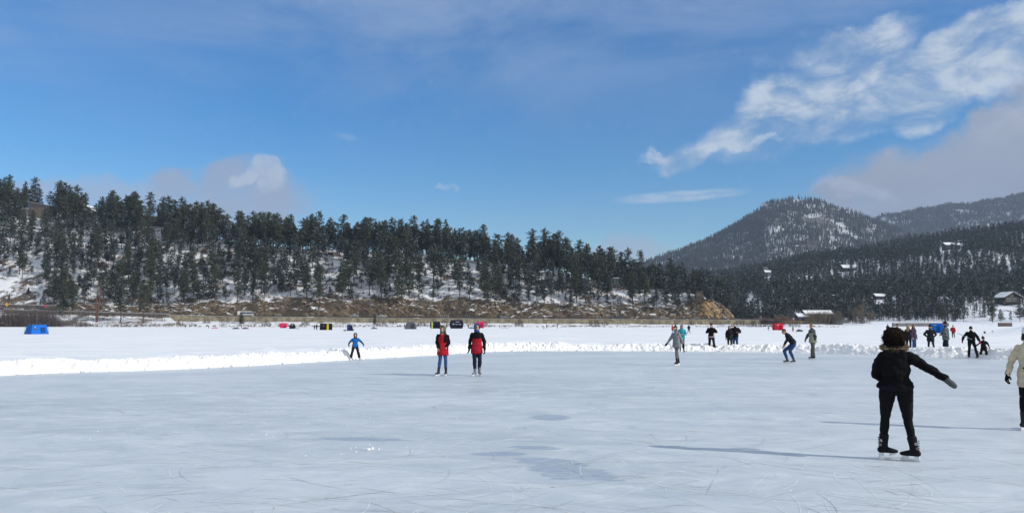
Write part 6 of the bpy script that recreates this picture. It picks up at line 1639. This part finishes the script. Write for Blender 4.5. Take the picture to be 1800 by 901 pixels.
house(px, y, z, 4.2, 4, 3.2, 'small brown flat hut on top of the rocky hill end', name='hut', roof='flat', rh=.2, wall=(.17, .12, .095), wins=[(-.8, 2.0, 1.0, 1.0)], over=.3, snow=.25, cat='hut')
px, y, z = site('roofs')
house(px - 5, y, z, 9, 8, 4.5, 'snowy-roofed house left of its taller neighbour among trees above the outcrop', rh=1.4, wall=(.07, .065, .065), wins=[(-2, 2.8, 2, 1.4), (2, 2.8, 2, 1.4)])
house(px + 3, y + 14, z + 4, 9, 7, 6, 'taller snowy flat-roofed house among trees above the outcrop', roof='flat', rh=.4, wall=(.07, .07, .075), wins=[(-2, 4, 2, 1.6), (2, 4, 2, 1.6)], snow=1.6)
px, y, z = site('tower')
house(px + 1, y, z, 7, 7, 5.5, 'tall narrow grey house with snowy roof high in the dark wood', rh=2.2, wall=(.16, .17, .185), wins=[(-1.5, 4, 1.5, 1.8), (1.5, 4, 1.5, 1.8), (0, 1.4, 2, 1.3)], snow=1.2)
house(px - 2, y + 16, z + 5.5, 5, 5, 5.5, 'small square snowy-topped tower house just above the tall narrow grey house', roof='flat', rh=.3, wall=(.16, .17, .18), wins=[(0, 4, 2, 1.6)], snow=1.2)
px, y, z = site('cabin')
house(px, y, z, 8.5, 7, 4.2, 'dark cabin with slanting snowy roof above the lodge', roof='shed', rh=1.8, wall=(.05, .045, .042), wins=[(-2, 2.4, 1.6, 1.2), (2, 2.2, 1.6, 1.2)], deck=(-4, 4, 1.0, 2))
px, y, z = site('wide')
house(px, y, z, 15, 9, 3.6, 'wide dark house with two snowy gables in the middle of the right wood', rh=2.8, wall=(.06, .055, .055), wins=[(-4, 2.2, 3, 1.4), (1, 2.2, 3, 1.4), (5, 2.2, 2, 1.4)], snow=1.2, over=1.2)
px, y, z = site('top')
house(px, y, z + 3, 17, 9, 4.2, 'long snowy-roofed house near the skyline of the right wood', rh=2.4, wall=(.07, .07, .075), wins=[(-5, 2.6, 3, 1.5), (0, 2.6, 3, 1.5), (5, 2.6, 3, 1.5)], snow=1.6, over=1.2)
px, y, z = site('stack')
house(px, y, z, 7.5, 6, 3.6, 'small dark snowy-roofed house just above the long white shed roof', rh=1.6, wall=(.05, .05, .055), wins=[(-1.6, 2, 1.5, 1.2), (1.6, 2, 1.5, 1.2)], snow=1.2)
px, y, z = site('flat')
house(px, y, z, 8.5, 7, 2.8, 'low shed under a broad white snowy roof in the right wood', name='shed', rh=2.2, wall=(.06, .06, .06), wins=[(0, 1.5, 2, 1)], snow=1.4, cat='shed')
px, y, z = site('chalet')
house(px, y, z, 13, 9, 4.6, 'dark timber chalet with front gable and long balcony on the snowy slope at right', axis='y', rh=3.2, wall=(.045, .04, .038), wins=[(-4, 2.8, 2, 1.7), (-1.4, 2.8, 1.8, 1.9), (1.4, 2.8, 1.8, 1.9), (4, 2.8, 2, 1.7), (0, 5.8, 1.6, 1.2)], deck=(-8.5, 8.5, .6, 2.4), over=1.4, snow=.8, rz=R(10), door=(5.7, (.06, .03, .02)))
px, y, z = site('edge')
house(px, y, z, 11, 8, 3.8, 'snowy-roofed house at the right edge beyond the timber chalet', rh=2.0, wall=(.05, .045, .045), wins=[(-3, 2.4, 2, 1.4), (1, 2.4, 2, 1.4)], snow=1.0)
# lakeside lodge
y = 488; z = right_z(1430, y)
house(1434, y, z, 16, 8, 6.0, 'large timber lodge with a snowy roof on the far shore behind bare trees', name='lodge', rh=1.8, wall=(.085, .07, .06), frame=(.2, .18, .16), wins=[(-6.5, 4.8, 2.2, 1.8), (-3, 4.8, 2.2, 1.8), (1, 4.8, 2.2, 1.8), (5, 4.8, 2.2, 1.8), (-6, 1.6, 2, 1.5), (4, 1.6, 2, 1.5)], over=.8, snow=.45, cat='lodge', door=(0, (.05, .03, .02)))
house(1408, y - 2, z, 6.5, 7, 4.2, 'lower porch wing with columns at the left end of the lodge', name='lodge_annex', roof='gable', axis='x', rh=1.6, wall=(.05, .048, .05), frame=(.22, .23, .24), wins=[(-1.8, 2.2, 1.6, 2.2), (1.4, 2.2, 1.6, 2.2)], snow=.9, deck=(-3, 3, .5, 2), cat='lodge')
# lookout on the mountain top
p = at_depth(1347, 357, 2470); z = mtn_z(1347, 2470)
house(1347, 2470, z + 6, 14, 10, 6, 'tiny pale building perched on the left shoulder of the mountain summit', roof='flat', rh=.5, wall=(.40, .41, .43), wins=[(-3.5, 4, 3, 2), (3.5, 4, 3, 2)], over=.6, snow=1.5)
# low shore walls across the lake
e = stone_wall('stone_wall', 1566, 1668, 462, lambda x: -.2, 2.3, 'long low grey shore wall behind the blue square shelter', plain('shore_wall', (.16, .155, .165), .9, .2, .5), 1.2)
e = stone_wall('stone_wall', 1752, 1778, 455, lambda x: .2, 2.0, 'short reddish brown shore wall at the right below the chalet', plain('brown_wall', (.10, .065, .06), .9, .2, .5), 1.2)
e = stone_wall('stone_wall', 1300, 1400, 440, lambda x: .2, 1.6, 'low tan shore wall continuing right of the rock outcrop', M_CONC, .8)
for i, (px, w_, c_) in enumerate(((1422, 5, (.20, .16, .11)), (1434, 5, (.17, .14, .10)), (1446, 6, (.19, .155, .11)), (1458, 6, (.16, .14, .11)), (1470, 6, (.15, .13, .10)))):
    shrub(px, 481 + i % 2, 8.5, w_, 140 + i, 'tall pale leafless sapling clump screening the front of the lodge', plain('sapling_twigs', c_, .95, .3, 2), right_zxy, n=150, name='sapling_clump', cat='saplings', tw=.055, group='leafless saplings screening the lodge')
# rust-coloured brush on the shore right of the outcrop
for i, (px, y, h_, w_, c_) in enumerate(((1340, 446, 3.4, 12, (.16, .075, .055)), (1372, 447, 4.6, 8, (.14, .08, .06)), (1384, 450, 3.6, 8, (.17, .09, .06)), (1500, 478, 3, 14, (.10, .09, .08)))):
    shrub(px, y, h_, w_, 80 + i, ['rust-brown brush on the shore right of the outcrop', 'taller reddish brush behind the red square shelter', 'rust-brown brush between the red shelter and the lodge', 'grey brush on the shore right of the lodge'][i], plain('brush', c_, .95, .3, 2), lambda x, y: 2.0, n=220, name='brush', cat='brush', tw=.05)

# dry brush and snow-free tufts on the left shore
for i, (px, y, h_, w_) in enumerate(((150, 400, 1.6, 14), (200, 406, 1.4, 16), (245, 405, 1.8, 18), (285, 400, 1.3, 14), (180, 415, 1.6, 12), (270, 414, 1.7, 16), (120, 404, 2.2, 12), (310, 402, 1.5, 10))):
    shrub(px, y, h_, w_, 120 + i, 'low dry brown brush on the left shore around the pines', plain('dry_brush', (.13, .10, .07), .95, .3, 2), n=150, name='brush', cat='brush', tw=.04, group='dry brush on the left shore')
